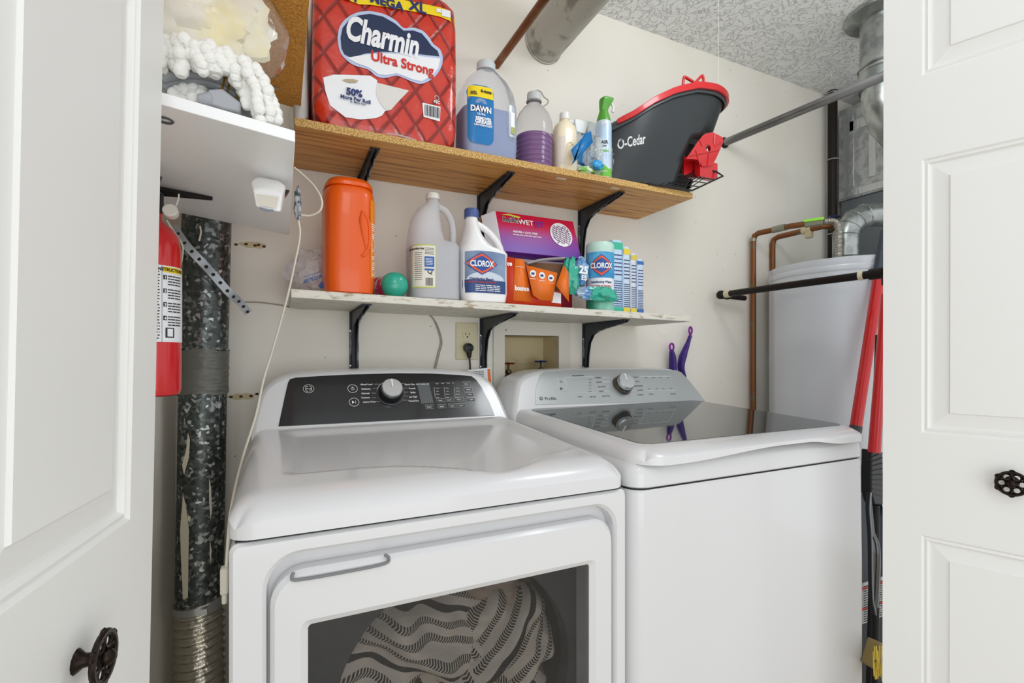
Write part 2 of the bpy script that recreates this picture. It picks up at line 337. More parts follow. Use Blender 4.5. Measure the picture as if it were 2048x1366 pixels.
# cabinet shell with front frame, recess and door
m = MB(); zb = .02; e = .004
outer = rrect(X0 + .003, zb, X1 - .003, ZS - e, .012, 8, YF + .006); outf = rrect(X0 + .008, zb + .005, X1 - .008, ZS - e - .004, .01, 8, YF)
rec0 = rrect(-.024, .12, .592, .868, .05, 8, YF); rec1 = rrect(-.019, .125, .588, .863, .05, 8, YF + .006); rec2 = rrect(-.017, .127, .586, .861, .05, 8, YF + .028); op = rrect(.03, .3, .536, .762, .02, 8, YF + .028); op2 = rrect(.03, .3, .536, .762, .02, 8, YF + .06)
back = rrect(X0 + .003, zb, X1 - .003, ZS - e, .012, 8, 1.5)
m.loft([outer, outf, rec0, rec1, rec2, op, op2], False); m.loft([outer, back], False); m.poly(back); build('cabinet', m, white, dry, ang=30)
m = MB(); m.b2((X0 + .01, YF + .012, ZS - .01), (X1 - .01, 1.48, ZS - .001)); build('seam_gasket', m, dgrey, dry)
m = MB(); dx0, dx1, dz0, dz1 = -.014, .583, .15, .838
o1 = rrect(dx0, dz0, dx1, dz1, .045, 8, YF + .026); o2 = rrect(dx0, dz0, dx1, dz1, .045, 8, YF + .006); o3 = rrect(dx0 + .006, dz0 + .006, dx1 - .006, dz1 - .006, .042, 8, YF - .002)
i1 = rrect(.026, .29, .541, .765, .012, 8, YF - .003); i2 = rrect(.036, .3, .530, .755, .006, 8, YF + .004); i3 = rrect(.036, .3, .530, .755, .006, 8, YF + .02)
m.loft([i3, o1, o2, o3, i1, i2, i3], False); dd = build('door', m, white, dry, ang=28)
m = MB(); hx0, hx1 = .017, .152; hz = dz1 - .004
m.tube([(hx0, YF - .002, hz + .004), (hx0 - .003, YF - .004, hz - .002), (hx0 + .006, YF - .0045, hz - .007), (.085, YF - .005, hz - .0075), (hx1 - .008, YF - .0045, hz - .006), (hx1, YF - .003, hz + .001), (hx1 - .006, YF - .001, hz + .007)], .0024, 8, sm=5)
build('door_handle', m, mat('handle_shade', '77797a', .4), dd)
glassm = film('dryer_glass', '343b42', .03, .03, 0, ior=1.5, tint='dedee0')
m = MB(); m.b2((.036, YF + .006, .3), (.530, YF + .011, .755)); build('door_window', m, glassm, dd)
# drum
m = MB(); cx, cz = .30, .545; N = 48; drm = mat('drum_steel', '50555a', .5, metal=.2)
sq = []
for k in range(72):
    a = 2 * pi * k / 72; ux, uz = cos(a), sin(a); q = min(((.536 - cx) if ux > 0 else (cx - .03)) / max(1e-6, abs(ux)), ((.77 - cz) if uz > 0 else (cz - .28)) / max(1e-6, abs(uz))); sq.append(Vector((cx + ux * q, YF + .058, cz + uz * q)))

c0 = [Vector((cx + .225 * (p.x - cx) / (p - Vector((cx, p.y, cz))).length, YF + .07, cz + .225 * (p.z - cz) / (p - Vector((cx, p.y, cz))).length)) for p in sq]
sc2 = lambda ring, f, y: [Vector((cx + (p.x - cx) * f, y, cz + (p.z - cz) * f)) for p in ring]
m.loft([sq, c0, sc2(c0, 1.0, YF + .10), sc2(c0, 1.12, YF + .13), sc2(c0, 1.12, 1.40)], False); m.poly(sc2(c0, 1.12, 1.40)); build('drum', m, drm, dry)
# console
def console(root, O, yb, yt, z0, z1, mats, panel, name='console'):
    yy = lambda z: yb + (z - z0) / (z1 - z0) * (yt - yb)
    cxm = sum(p[0] for p in O) / len(O); pts = spline([Vector((p[0], 0, p[1])) for p in O], 6); zm = (z0 + z1) / 2
    def ins(d): 
        n = len(pts); out = []
        for i, p in enumerate(pts):
            t = (pts[min(i + 1, n - 1)] - pts[max(0, i - 1)]).normalized(); nn = Vector((t.z, 0, -t.x)); 
            out.append(p + nn * d)
        return out
    A = [Vector((p.x, yy(p.z) , p.z)) for p in ins(.012)]; B = [Vector((p.x, yy(p.z) + .003, p.z)) for p in ins(.005)]; C = [Vector((p.x, yy(p.z) + .014, p.z)) for p in pts]; D = [Vector((p.x, 1.53, p.z)) for p in pts]; E2 = [Vector((p.x, 1.53, z0 - .03)) for p in pts]
    m = MB(); m.loft([A, B, C, D], False, closed=False); m.poly(A); m.poly(D); build(name, m, mats, root, ang=40); return yy
O = [(X0 + .001, .93), (X0 + .002, .97), (-.049, 1.05), (-.025, 1.082), (.02, 1.103), (.11, 1.110), (.275, 1.114), (.44, 1.110), (.53, 1.103), (.575, 1.082), (.6, 1.05), (X1 - .002, .97), (X1 - .001, .93)]
yy = console(dry, O, 1.33, 1.43, .972, 1.115, white, None)
def on(u, v, yb=1.33, yt=1.43, z0=.972, z1=1.115, e=0):   # pixel -> point on the leaning console face
    d = CA * F - SA * (u - 1024); k = (HOR - v) / d; sl = (yt - yb) / (z1 - z0); Y = (yb + (CZ - z0) * sl) / (1 - k * sl); p = P(u, v, Y); n = Vector((0, -1, sl)).normalized(); return p + n * e
pan = mat('panel_black', '1a1b1d', .2, col2='212326', nscale=2, coat=.4)
c = [on(*q) for q in ((557, 853), (989, 831), (979, 806), (962, 774), (952, 760), (943, 753), (920, 750.5), (860, 747.5), (794, 747), (700, 749.5), (640, 752.5), (590, 756), (580, 759), (576, 766), (569, 796))]
nrm = Vector((0, -1, .1 / .143)).normalized(); m = MB(); m.prism([p + nrm * .0015 for p in c], -nrm * .004); cp = build('control_panel', m, pan, dry)
SU = Vector((1, 0, 0)); SV = Vector((0, .1, .143)).normalized()
def onp(u, v, e=.0022): return plane(on(u, v, e=e), SU, SV)
s1 = .00136  # metres per pixel there
m = MB()
for b_, u, v in (('Mixed Load', 733, 771), ('Delicates', 732, 780), ('Normal', 731, 789), ('Cottons', 731, 797.5), ('Active Wear', 739, 806), ('Quick Dry', 819, 771), ('Towels', 824, 779), ('Bulky', 826, 787), ('Air Fluff', 826, 796), ('Timed Dry', 827, 804)): m.text(b_, .0072, onp(u, v), 0, .015, sx=.92)
for u0, v0, u1, v1 in ((748, 769, 763, 769), (745, 778, 755, 778), (743, 787, 752, 787), (744, 796, 752, 796), (752, 804, 760, 803.5), (797, 768, 808, 768), (804, 777, 815, 777), (806, 785, 816, 785), (806, 793, 816, 793), (804, 801, 814, 801)): m.tube([on(u0, v0, e=.002), on(u1, v1, e=.002)], .0003, 4)
m.text('AUTO SENSE DRY', .005, onp(845, 770), 0, .02)
for k, (u, v) in enumerate(((874, 769), (885, 768.5), (896, 768), (906, 767.5))): m.text(('Time', 'Level', 'Temp', 'Opt')[k], .0045, onp(u, v), 0)
for u in (868, 888, 908):
    m.tube([on(u, 775, e=.002), on(u + 2, 796, e=.002)], .0004, 4)
    for k in range(4): m.text(('More', 'Dry', 'Damp', 'Less')[k], .0045, onp(u + 7, 778 + k * 6), 0)
build('lettering', m, ink, cp, label='white cycle names and lines')
m = MB()
def frame(m, q, r=.0005, mi=0, fn=on, e=.002): 
    p = [fn(*a, e=e) for a in q]; m.tube(p + [p[0]], r, 4, mi, cap=False)
frame(m, ((833, 767), (920, 764.5), (932, 804), (841, 809))); frame(m, ((863, 777), (920, 774), (926, 802), (868, 805)), .0003); build('display_frame', m, steel, cp)
m = MB(); q = [on(*a, e=.0021) for a in ((834, 770), (858, 769), (867, 806), (842, 808))]; m.poly(q); build('display', m, mat('display_grey', '5e6264', .15), cp)
for k, (u, v, t_) in enumerate(((932, 769, 'Delay'), (936, 780, 'Steam'), (939, 790, 'Level'), (942, 800, 'Light'), (880, 802, 'Time'), (898, 801, 'Level'), (917, 800, 'Temp'), (858, 815, 'Sheets'), (883, 814, 'Signal'), (904, 813, 'Lock'), (922, 812, 'Care'))):
    m = MB(); p = on(u, v, e=.003); m.box(p, (.021, .0075, .002), rot=Matrix((SU, SV, nrm)).transposed()); bt = build('button', m, mat('button_grey', '3b3e40', .3), cp, bevel=.0008); m = MB(); m.text(t_, .005, plane(on(u, v + 1.4, e=.0044), SU, SV), 0, .01); frame(m, ((u - 8, v - 3.4), (u + 8, v - 3.7), (u + 8.6, v + 3.2), (u - 7.4, v + 3.6)), .0003, e=.0042); build('button_lettering', m, ink, bt)
for u, v in ((705, 778), (708, 805)):
    m = MB(); Mx = Matrix((SU, SV, nrm)).transposed(); m.torus(on(u, v, e=.002), .0125, .0006, Mx, 28, 5)
    if v < 790: m.torus(on(u, v, e=.002), .004, .0005, Mx, 14, 4); m.tube([on(u, v - 4, e=.0024), on(u, v, e=.0024)], .0006, 4)
    else: m.poly([on(u - 4, v + 3, e=.002), on(u - 4, v - 3, e=.002), on(u + 1, v, e=.002)]); m.tube([on(u + 3, v - 3, e=.002), on(u + 3, v + 3, e=.002)], .0005, 4)
    build('touch_button', m, ink, cp)
# round badge with monogram
def badge(c, r, M, root, ring, face):
    m = MB(); m.lathe([(r * .2, 0), (r, 0), (r, .0015), (r * .9, .002), (r * .2, .002)], c, 32, 0, M); bg = build('badge', m, [face], root)
    m = MB(); m.torus(Vector(c) + M @ Vector((0, 0, .002)), r * .95, r * .06, M, 32, 6); N_ = M @ Vector((0, 0, 1)); pl = plane(Vector(c) + N_ * .0025, M @ Vector((1, 0, 0)), M @ Vector((0, 1, 0)))
    for s in (-1, 1):
        for a in ((.1, .55, .55, .5, .55, .15), (.1, -.55, .55, -.5, .55, -.15)): m.tube([pl(s * a[0] * r, a[1] * r), pl(s * a[2] * r * .8, a[3] * r), pl(s * a[4] * r, a[5] * r), pl(s * .2 * r, a[5] * r * .4)], r * .055, 5, sm=4)
    m.tube([pl(-.5 * r, 0), pl(-.15 * r, .12 * r), pl(.15 * r, -.12 * r), pl(.5 * r, 0)], r * .055, 5, sm=4); build('monogram', m, [ring], bg)
badge(on(617, 779, e=.0015), .0135, Mx, cp, mat('badge_silver', 'd9d9d6', .3, metal=.4), black)
def dial(c, M, root, r, h, top, side, bs=1.28):
    m = MB(); m.lathe([(r * bs, 0), (r * bs, .0015), (r * 1.05, .002)], c, 40, 0, M); m.torus(Vector(c) + M @ Vector((0, 0, .0025)), r * bs, .0007, M, 40, 5, 1); k0 = build('dial_base', m, [side, steel], root)
    m = MB(); m.lathe([(r * 1.08, .001), (r * 1.05, h * .5), (r * .98, h * .62), (r * .95, h * .65)], c, 40, 0, M); m.lathe([(r * .97, h * .64), (r * .97, h * .92), (r * .9, h), (.001, h)], c, 40, 1, M)
    kk = build('knob', m, [side, top], k0); m = MB(); m.box(Vector(c) + M @ Vector((0, r * .45, h + .001)), (.0035, r * .8, .003), rot=M); build('pointer', m, ink, kk)
dial(on(781, 787, e=.001), Mx, cp, .0295, .034, mat('dial_top', 'd2d4d6', .18, metal=.9), black)
# load inside the drum
def cloth_mat():
    m = bpy.data.materials.new('striped_blanket'); m.use_nodes = True; T = NT(m); b = T.n['Principled BSDF']; b.inputs['Roughness'].default_value = .9
    uv = T.add('ShaderNodeUVMap'); s = T.add('ShaderNodeSeparateXYZ'); T.ln(uv.outputs[0], s.inputs[0])
    def M_(op, a, c=None, d=None):
        n = T.add('ShaderNodeMath', operation=op)
        for i, q in enumerate((a, c, d)):
            if q is None: continue
            if isinstance(q, (int, float)): n.inputs[i].default_value = q
            else: T.ln(q, n.inputs[i])
        return n.outputs[0]
    row = M_('FRACT', s.outputs[1]); dist = M_('ABSOLUTE', M_('SUBTRACT', row, .5)); band = M_('LESS_THAN', dist, .22)
    che = M_('LESS_THAN', M_('FRACT', M_('ADD', M_('MULTIPLY', s.outputs[0], 1), M_('MULTIPLY', dist, 2.4))), .6)
    sel = M_('MULTIPLY', band, che); ribs = M_('GREATER_THAN', M_('FRACT', M_('MULTIPLY', s.outputs[1], .25)), .75); solid = M_('MULTIPLY', ribs, M_('LESS_THAN', dist, .2)); fac = M_('MAXIMUM', sel, solid)
    mx = T.add('ShaderNodeMix', data_type='RGBA'); T.ln(fac, mx.inputs[0]); mx.inputs[6].default_value = lin('e4d9c6'); mx.inputs[7].default_value = lin('1f1c1a'); T.ln(mx.outputs[2], b.inputs['Base Color'])
    tc = T.add('ShaderNodeTexCoord'); n = T.add('ShaderNodeTexNoise', i_Scale=260.0); T.ln(tc.outputs['Object'], n.inputs['Vector']); bp = T.add('ShaderNodeBump'); bp.inputs['Strength'].default_value = .5; bp.inputs['Distance'].default_value = .003; T.ln(n.outputs['Fac'], bp.inputs['Height']); T.ln(bp.outputs[0], b.inputs['Normal']); return m
stripe = cloth_mat(); plainb = mat('beige_towel', 'c2ad96', .95, bump=.6, bscale=220)
bl = thing('striped_blanket', 'beige blanket with black herringbone stripes bundled behind the dryer glass', 'blanket', (.3, 1.0, .32))
def lump(c, rx, rz, ry, ang, sc_u, seed, uvs):
    m = MB(); nu, nv = 70, 60; m.uv = []; ca, sa = cos(ang), sin(ang)
    def f(i, j):
        a = (i - .5) * 2; b_ = (j - .5) * 2; q = max(abs(a), abs(b_)) / max(1e-6, sqrt(a * a + b_ * b_)); a1, b1 = a * q, b_ * q; r = min(1, sqrt(a1 * a1 + b1 * b1)); h = sqrt(max(0, 1 - r * r))
        wr = sin((a1 * ca + b1 * sa) * sc_u + 2.2 * noise.noise(Vector((a1 * 1.5, b1 * 1.5, seed)))) * .5 + noise.noise(Vector((a1 * 3, b1 * 3, seed + 5))) * .8
        k = 1 + .09 * wr * (r ** .5) ; m.uv.append(((a1 * cos(uvs[0]) - b1 * sin(uvs[0])) * uvs[1] * 1.0 + wr * .12, (a1 * sin(uvs[0]) + b1 * cos(uvs[0])) * uvs[2] + wr * .35))
        return Vector((c[0] + rx * a1 * k, c[1] - ry * h - .028 * wr * (.3 + h), c[2] + rz * b1 * k))
    m.grid(f, nu, nv); return m
build('blanket_fold', lump((.215, .935, .605), .165, .118, .085, .7, 7, 3, (.45, 30, 5.0)), stripe, bl)
build('blanket_fold', lump((.405, .93, .575), .12, .105, .085, 2.2, 8, 9, (2.3, 22, 4.2)), stripe, bl)
build('blanket_fold', lump((.30, .93, .49), .20, .12, .10, 1.2, 8, 14, (1.1, 30, 5)), stripe, bl)
tw = single('towel', lump((.375, .985, .645), .135, .095, .08, .4, 5, 21, (0, 1, 1)), plainb, 'plain tan towel behind the striped blanket in the dryer', 'towel')
# ---------------- washer ----------------
WX0, WX1 = .630, 1.404; wash = thing('washing_machine', 'white top-loading washer with a glass lid and silver console, right of the dryer', 'washer', (1.01, 1.1, 0))
m = MB()
def wring(z, ex=0, yf=.772, r=.035): return rrect(WX0 - ex, yf - ex, WX1 + ex, 1.5, r, 8, z, 'xy')
m.loft([wring(.02), wring(.3, .002), wring(.6, .002), wring(.876, 0), wring(.880, -.003)]); build('cabinet', m, white, wash, ang=30)
m = MB(); m.loft([wring(.884, -.003), wring(.887, 0), wring(.905, 0), wring(.92, -.002), wring(.932, -.008), wring(.938, -.02)]); build('top_band', m, white, wash, ang=40)
m = MB(); m.loft([wring(.878, -.005), wring(.888, -.005)]); build('seam_gasket', m, dgrey, wash)
# lid
lx0, lx1, ly0, ly1 = .64, 1.402, .752, 1.352
def wave(x): u = (x - .70) / (1.28 - .70); return .014 * sst(0.05, .6, u) * (1 - sst(.75, 1.0, u)) if 0 < u < 1 else 0
m = MB(); nx2, ny2 = 72, 40
xs2 = [lx0 + q for q in (0, .001, .003, .007, .013, .021, .03)]; xs2 += [lx0 + .03 + (lx1 - lx0 - .06) * k / 60 for k in range(1, 60)]; xs2 += [lx0 + lx1 - q for q in xs2[6::-1]]
ys2 = [ly0 + q for q in (0, .001, .003, .007, .013, .022, .035, .05)] + [ly0 + .05 + (ly1 - ly0 - .05) * k / 30 for k in range(1, 31)]
def lidp(i, j, low=False):
    x, y = xs2[i], ys2[j]; e = min(x - lx0, lx1 - x); zt = .962 + .024 * (y - .8) / .55; zb = .932 + (.004 if y > 1.1 else 0) + wave(x) * (1 - sst(0, .05, y - ly0))
    r = .07; cx, cy = (lx0 + r if x < lx0 + r else (lx1 - r if x > lx1 - r else x)), (ly0 + r if y < ly0 + r else y); a, c = x, y
    if cx != x and cy != y: dx, dy = x - cx, y - cy; q = max(abs(dx), abs(dy)) / sqrt(dx * dx + dy * dy); a, c = cx + dx * q, cy + dy * q
    z = zb + (zt - zb) * g(.05 + e / .035) * g(.12 + (y - ly0) / .055)
    return Vector((a, c, zb - .001 if low else z))
A, B = len(xs2) - 1, len(ys2) - 1
m.grid(lambda i, j: lidp(int(round(i * A)), int(round(j * B))), A, B); rg = lambda low: [lidp(0, j, low) for j in range(B, 0, -1)] + [lidp(i, 0, low) for i in range(A + 1)] + [lidp(A, j, low) for j in range(1, B + 1)]
m.loft([rg(False), rg(True)], False, closed=False); lid = build('lid', m, white, wash, ang=50)
wgl = mat('lid_glass', '6a6e6d', .04, metal=.92)
m = MB(); q = rrect(.690, .815, 1.385, 1.344, .03, 6, 0, 'xy'); zt = lambda y: .962 + .024 * (y - .8) / .55
m.loft([[Vector((p.x, p.y, zt(p.y) - .004)) for p in q], [Vector((p.x, p.y, zt(p.y) + .0012)) for p in q]]); build('lid_glass', m, wgl, lid)
O = [(.636, .93), (.637, .972), (.672, 1.048), (.70, 1.08), (.76, 1.099), (.85, 1.105), (1.05, 1.108), (1.25, 1.105), (1.33, 1.102), (1.362, 1.094), (1.385, 1.065), (1.415, 1.02), (1.428, .982), (1.43, .93)]
WB = (1.345, 1.43, .982, 1.108); console(wash, O, *WB, white, None)
won = lambda u, v, e=0: on(u, v, *WB, e=e); slp = (WB[1] - WB[0]) / (WB[3] - WB[2]); n2_ = Vector((0, -1, slp)).normalized(); SV2 = Vector((0, slp, 1)).normalized(); Mw = Matrix((SU, SV2, n2_)).transposed()
silv = mat('console_silver', 'b3b7b7', .3, metal=.45)
c = [won(*q) for q in ((1071, 810), (1409, 802), (1395, 783), (1378, 762), (1362, 745), (1352, 741), (1290, 739), (1200, 739.5), (1130, 741), (1088, 744), (1080, 750), (1073, 770), (1070, 790))]
m = MB(); m.prism([p + n2_ * .0015 for p in c], -n2_ * .004); wp = build('control_panel', m, silv, wash)
dark = mat('ink_grey', '3f4345', .5); m = MB(); wpl = lambda u, v: plane(won(u, v, .0024), SU, SV2)
m.text('Profile', .016, wpl(1090, 801), 0, .0, 'LEFT'); m.torus(won(1082, 797.5, .0022), .0055, .0009, Mw, 20, 5); m.text('ge', .0075, wpl(1082, 799.5), 0)
for t_, u, v in (('NORMAL', 1196, 757), ('WHITES', 1198, 766), ('DELICATES', 1203, 775), ('BULKY', 1203, 784), ('Quick Wash', 1212, 793.5), ('TOWELS', 1270, 756), ('HEAVY', 1274, 764.5), ('JEANS/DENIM', 1277, 773.5), ('SANITIZE', 1280, 782), ('Rinse/Spin', 1281, 791), ('Power', 1160, 795), ('My Cycle', 1186, 795), ('TIME REMAINING', 1156, 753), ('Tub Fill', 1302, 790), ('Auto Soak', 1346, 789)): m.text(t_, .0062, wpl(u, v), 0, .015)
for k, (u, v) in enumerate(((1292, 756.5), (1307, 756.5), (1321, 756.5), (1336, 756.5), (1298, 779), (1314, 779), (1327, 778.5), (1342, 778))): m.text(('More', 'Heavy', 'Max', 'Hot')[k % 4] if k < 4 else ('Temp', 'Soil', 'Spin', 'Rinse')[k - 4], .0055, wpl(u, v), 0, .01)
for k in range(5): m.text(('Delay', 'Signal', 'Extra', 'Rinse', 'Soften')[k], .005, wpl(1180, 760 + k * 6), 0)
m.torus(won(1122, 764, .0022), .0038, .0006, Mw, 16, 4); m.poly([won(1120, 781, .0022), won(1120, 775, .0022), won(1126, 778, .0022)])
build('lettering', m, dark, wp, label='dark grey cycle names')
m = MB()
for q in (((1114, 758), (1128, 758), (1133, 783), (1121, 784)), ((1129, 755.5), (1186, 753.5), (1191, 785), (1140, 787)), ((1280, 753.5), (1340, 753), (1352, 781), (1292, 782.5))): frame(m, q, .0007, fn=won)
for (u0, v0, u1, v1) in ((1204, 756, 1219, 756), (1206, 764.5, 1219, 764.5), (1212, 774, 1218, 773.5), (1208, 783, 1218, 782.5), (1258, 755.5, 1266, 755.5), (1262, 764, 1270, 764), (1262, 781, 1270, 781), (1260, 790, 1268, 790)): m.tube([won(u0, v0, .002), won(u1, v1, .002)], .0007, 4)
build('panel_outline', m, ink, wp); dial(won(1243, 772, .001), Mw, wp, .0325, .036, mat('dial_dark', 'd0d3d4', .28, metal=1), mat('dial_side', '6d6862', .25, metal=.9), 1.12)
# ---------------- shelves and brackets ----------------
woodm = mat('shelf_wood', 'a9743a', .42); T = NT(woodm); b = T.n['Principled BSDF']; tc = T.add('ShaderNodeTexCoord'); mp = T.add('ShaderNodeMapping'); mp.inputs['Scale'].default_value = (1.6, 34, 34); T.ln(tc.outputs['Object'], mp.inputs[0])
n = T.add('ShaderNodeTexNoise', i_Scale=2.2, i_Detail=7.0); n.inputs['Distortion'].default_value = .6; T.ln(mp.outputs[0], n.inputs['Vector']); T.ln(ramp(T, n.outputs['Fac'], [(.33, '8f5c22'), (.45, 'c68b44'), (.56, 'daa45a'), (.7, 'cb924a')]), b.inputs['Base Color'])
chip = mat('chipboard_edge', 'a8803f', .8, col2='dcb678', nscale=240, bump=.8, bscale=130)
osb = mat('painted_board', 'dcd8cc', .65, col2='a2937a', nscale=60, nlo=.56, nhi=.7, bump=.5, bscale=70, stretch=(.5, 2, 2))
UZ = CZ + .58; LZ = lambda x: CZ + .163 - .0155 * (x - .025)
us = thing('wooden_shelf', 'upper wooden shelf board with brown grain underside, carrying the bucket and the red pack', 'shelf', (.68, 1.45, UZ - .02))
m = MB(); m.b2((.03, 1.306, UZ - .0195), (1.325, 1.598, UZ)); build('board', m, woodm, us, bevel=.001)
m = MB(); m.b2((.03, 1.3, UZ - .02), (1.325, 1.306, UZ + .0004)); build('front_edge', m, chip, us, bevel=.0015, label='rough chipboard edge')
m = MB()
for u, v in ((1122, 353), (1230, 372)):
    q = P(u, v, 1.33); m.box((q.x, q.y, UZ - .021), (.034, .009, .002))
build('tape_strip', m, mat('tape_tan', 'd9d0b8', .5), us)
m = MB(); X_ = [.022, 1.316]; m.add([(x, y, LZ(x) - t) for x in X_ for y in (1.303, 1.598) for t in (0, .021)], [(0, 2, 3, 1), (4, 5, 7, 6), (0, 1, 5, 4), (2, 6, 7, 3), (0, 4, 6, 2), (1, 3, 7, 5)])
single('painted_shelf', m, osb, 'lower shelf board in flaking off-white paint, carrying the bottles', 'shelf', bevel=.0015)
def bracket(x, zt, nm, lab):
    r = thing('shelf_bracket', lab, 'bracket', (x, 1.597, zt - .26), group='metal shelf brackets on the back wall')
    m = MB(); y1 = 1.3445; m.box((x, (1.597 + y1) / 2, zt - .0015), (.026, 1.597 - y1, .003))
    pr = [(1.595, -.003), (y1 + .002, -.003), (y1 + .002, -.009), (1.42, -.019), (1.50, -.031), (1.545, -.046), (1.568, -.075), (1.579, -.12), (1.586, -.19), (1.59, -.258), (1.595, -.258)]
    m.prism([(x - .008, y, zt + z) for y, z in pr], (.004, 0, 0)); m.prism([(x + .004, y, zt + z) for y, z in pr], (.004, 0, 0)); build('arm', m, enamel, r, bevel=.0008)
    m = MB(); m.box((x, 1.5965, zt - .13), (.028, .003, .26)); build('wall_plate', m, enamel, r, bevel=.0008)
    for s, z in ((-1, -.06), (1, -.06), (-1, -.17)):
        m = MB(); m.lathe([(.0045, 0), (.004, .002), (.001, .003)], (x + s * .0105, 1.595, zt + z), 10, 0, rotM('X', 90)); build('screw', m, steel, r)
for x, l in ((.229, 'leftmost upper bracket, its dark arm above the orange bottle'), (.633, 'middle upper bracket, its arm above the bleach bottle'), (1.049, 'rightmost upper bracket, above the upright of wipes')): bracket(x, UZ - .0205, 'u', l.replace('above the upright of wipes', 'reaching down beside the purple box'))
for x, l in ((.207, 'leftmost lower bracket, dark metal below the orange bottle'), (.643, 'middle lower bracket, between the outlet and the recessed box'), (1.069, 'rightmost lower bracket, right of the recessed box')): bracket(x, LZ(x) - .0215, 'l', l)
# ---------------- items on the upper shelf ----------------
class Item:
    def __init__(s, name, label, cat, cx, cy, z, yf, group=None): s.r = thing(name, label, cat, (cx, cy, z), 0, group); s.c = Vector((cx, cy, z)); s.yf = yf
    def px(s, u, v): q = P(u, v, s.yf) - s.c; return q.x, q.z
    def poly(s, mb, pts, surf, e, mi=0): mb.poly([surf(*s.px(u, v), e) for u, v in pts], mi)
    def b(s, name, mb, mats, par=None, **k): return build(name, mb, mats, par or s.r, local=True, **k)
    def t(s, mb, body, u, v, px, surf, e=.002, **k): x, z = s.px(u, v); mb.text(body, px / (F * 1.0 / s.yf) * 1.35, mapper(surf, x, z, e), **k)
# toilet paper pack
redq = mat('quilted_red_film', 'c92a12', .25, coat=.6); T = NT(redq); b = T.n['Principled BSDF']; tc = T.add('ShaderNodeTexCoord'); sp = T.add('ShaderNodeSeparateXYZ'); T.ln(tc.outputs['Object'], sp.inputs[0])
def mth(T, op, a, c=None):
    n = T.add('ShaderNodeMath', operation=op)
    for i, q in enumerate((a, c)):
        if q is None: continue
        if isinstance(q, (int, float)): n.inputs[i].default_value = q
        else: T.ln(q, n.inputs[i])
    return n.outputs[0]
def dia(sgn): return mth(T, 'ABSOLUTE', mth(T, 'SUBTRACT', mth(T, 'FRACT', mth(T, 'ADD', mth(T, 'MULTIPLY', sp.outputs[0], 15), mth(T, 'MULTIPLY', sp.outputs[2], 11 * sgn))), .5))
h = mth(T, 'MINIMUM', dia(1), dia(-1)); T.ln(ramp(T, h, [(0, '8a1206'), (.07, 'a0180a'), (.1, 'c42a10'), (.4, 'cc2e12')]), b.inputs['Base Color'])
nz = T.add('ShaderNodeTexNoise', i_Scale=24.0, i_Detail=6.0); T.ln(tc.outputs['Object'], nz.inputs['Vector']); hh = mth(T, 'ADD', mth(T, 'MULTIPLY', mth(T, 'MINIMUM', h, .12), 6), nz.outputs['Fac']); bp = T.add('ShaderNodeBump'); bp.inputs['Strength'].default_value = .8; bp.inputs['Distance'].default_value = .006; T.ln(hh, bp.inputs['Height']); T.ln(bp.outputs[0], b.inputs['Normal'])
it = Item('toilet_paper_pack', 'large red plastic-wrapped pack of toilet paper on the upper shelf', 'toilet paper', .262, 1.435, UZ, 1.308); m = MB()
S = sup(m, [(0, .16, .10, 8), (.004, .18, .118, 8), (.02, .188, .124, 9), (.06, .191, .127, 10), (.2, .192, .128, 10), (.34, .191, .127, 10), (.395, .188, .124, 9), (.415, .178, .115, 7), (.42, .15, .09, 5)], 72)
it.b('plastic_wrap', m, redq); SM = lambda L: spline([Vector((p[0], p[1])) for p in L + [L[0]]], 4)[:-1]
Z2 = lambda L: [(590 + x / 4.269, y / 4.269) for x, y in L]
cl = Z2([(362, 330), (380, 235), (440, 160), (530, 112), (640, 100), (760, 125), (860, 180), (925, 243), (1010, 241), (1090, 268), (1145, 325), (1180, 380), (1240, 430), (1260, 510), (1240, 590), (1180, 670), (1080, 720), (1000, 702), (930, 672), (860, 650), (780, 668), (700, 660), (640, 610), (600, 590), (500, 560), (420, 500), (378, 430)])
ws = mat('label_white', 'eceef2', .35); nav = mat('label_navy', '1c2c4f', .35); lb = mat('label_pale_blue', 'b9c7e6', .35); yel = mat('label_yellow', 'f3d722', .35)
m = MB(); it.poly(m, SM(cl), S, .002, 0); it.poly(m, Z2([(388, 330), (405, 245), (460, 178), (540, 138), (640, 124), (750, 148), (850, 205), (925, 268), (1010, 266), (1080, 292), (1125, 345), (1165, 400), (1215, 440), (1230, 486), (1080, 470), (900, 450), (740, 448), (600, 462), (480, 500), (420, 470), (396, 420)]), S, .003, 1); it.poly(m, Z2([(600, 474), (740, 462), (900, 465), (1080, 488), (1238, 506), (1220, 590), (1165, 655), (1080, 700), (1000, 684), (930, 655), (860, 632), (780, 648), (710, 642), (655, 600), (610, 575), (520, 545), (440, 500)]), S, .0032, 2)
lg = it.b('brand_label', m, [lb, nav, ws]); m = MB()
it.t(m, 'Charmin', 764, 98, 48, S, .005, bold=.035, sx=.62, shear=.25); it.b('brand_lettering', m, ws, lg)
m = MB(); it.t(m, 'Ultra Strong', 805, 138, 20, S, .005, bold=.03, sx=.92); it.b('brand_lettering', m, inkr, lg)
m = MB(); bl0 = Z2([(400, -20), (480, 18), (545, 42), (640, 46), (760, 62), (900, 84), (1020, 104), (1140, 124), (1240, 145), (1320, 172), (1385, 205)]); bu0 = Z2([(400, -130), (480, -110), (545, -95), (640, -75), (760, -45), (900, -5), (1020, 20), (1140, 42), (1240, 62), (1320, 80), (1385, 102)])
m.grid(lambda i, j: S(*[(lambda a, c: a + (c - a) * j)(p, q) for p, q in zip(it.px(*bl0[int(round(i * 10))]), it.px(*bu0[int(round(i * 10))]))], .0025), 10, 2)
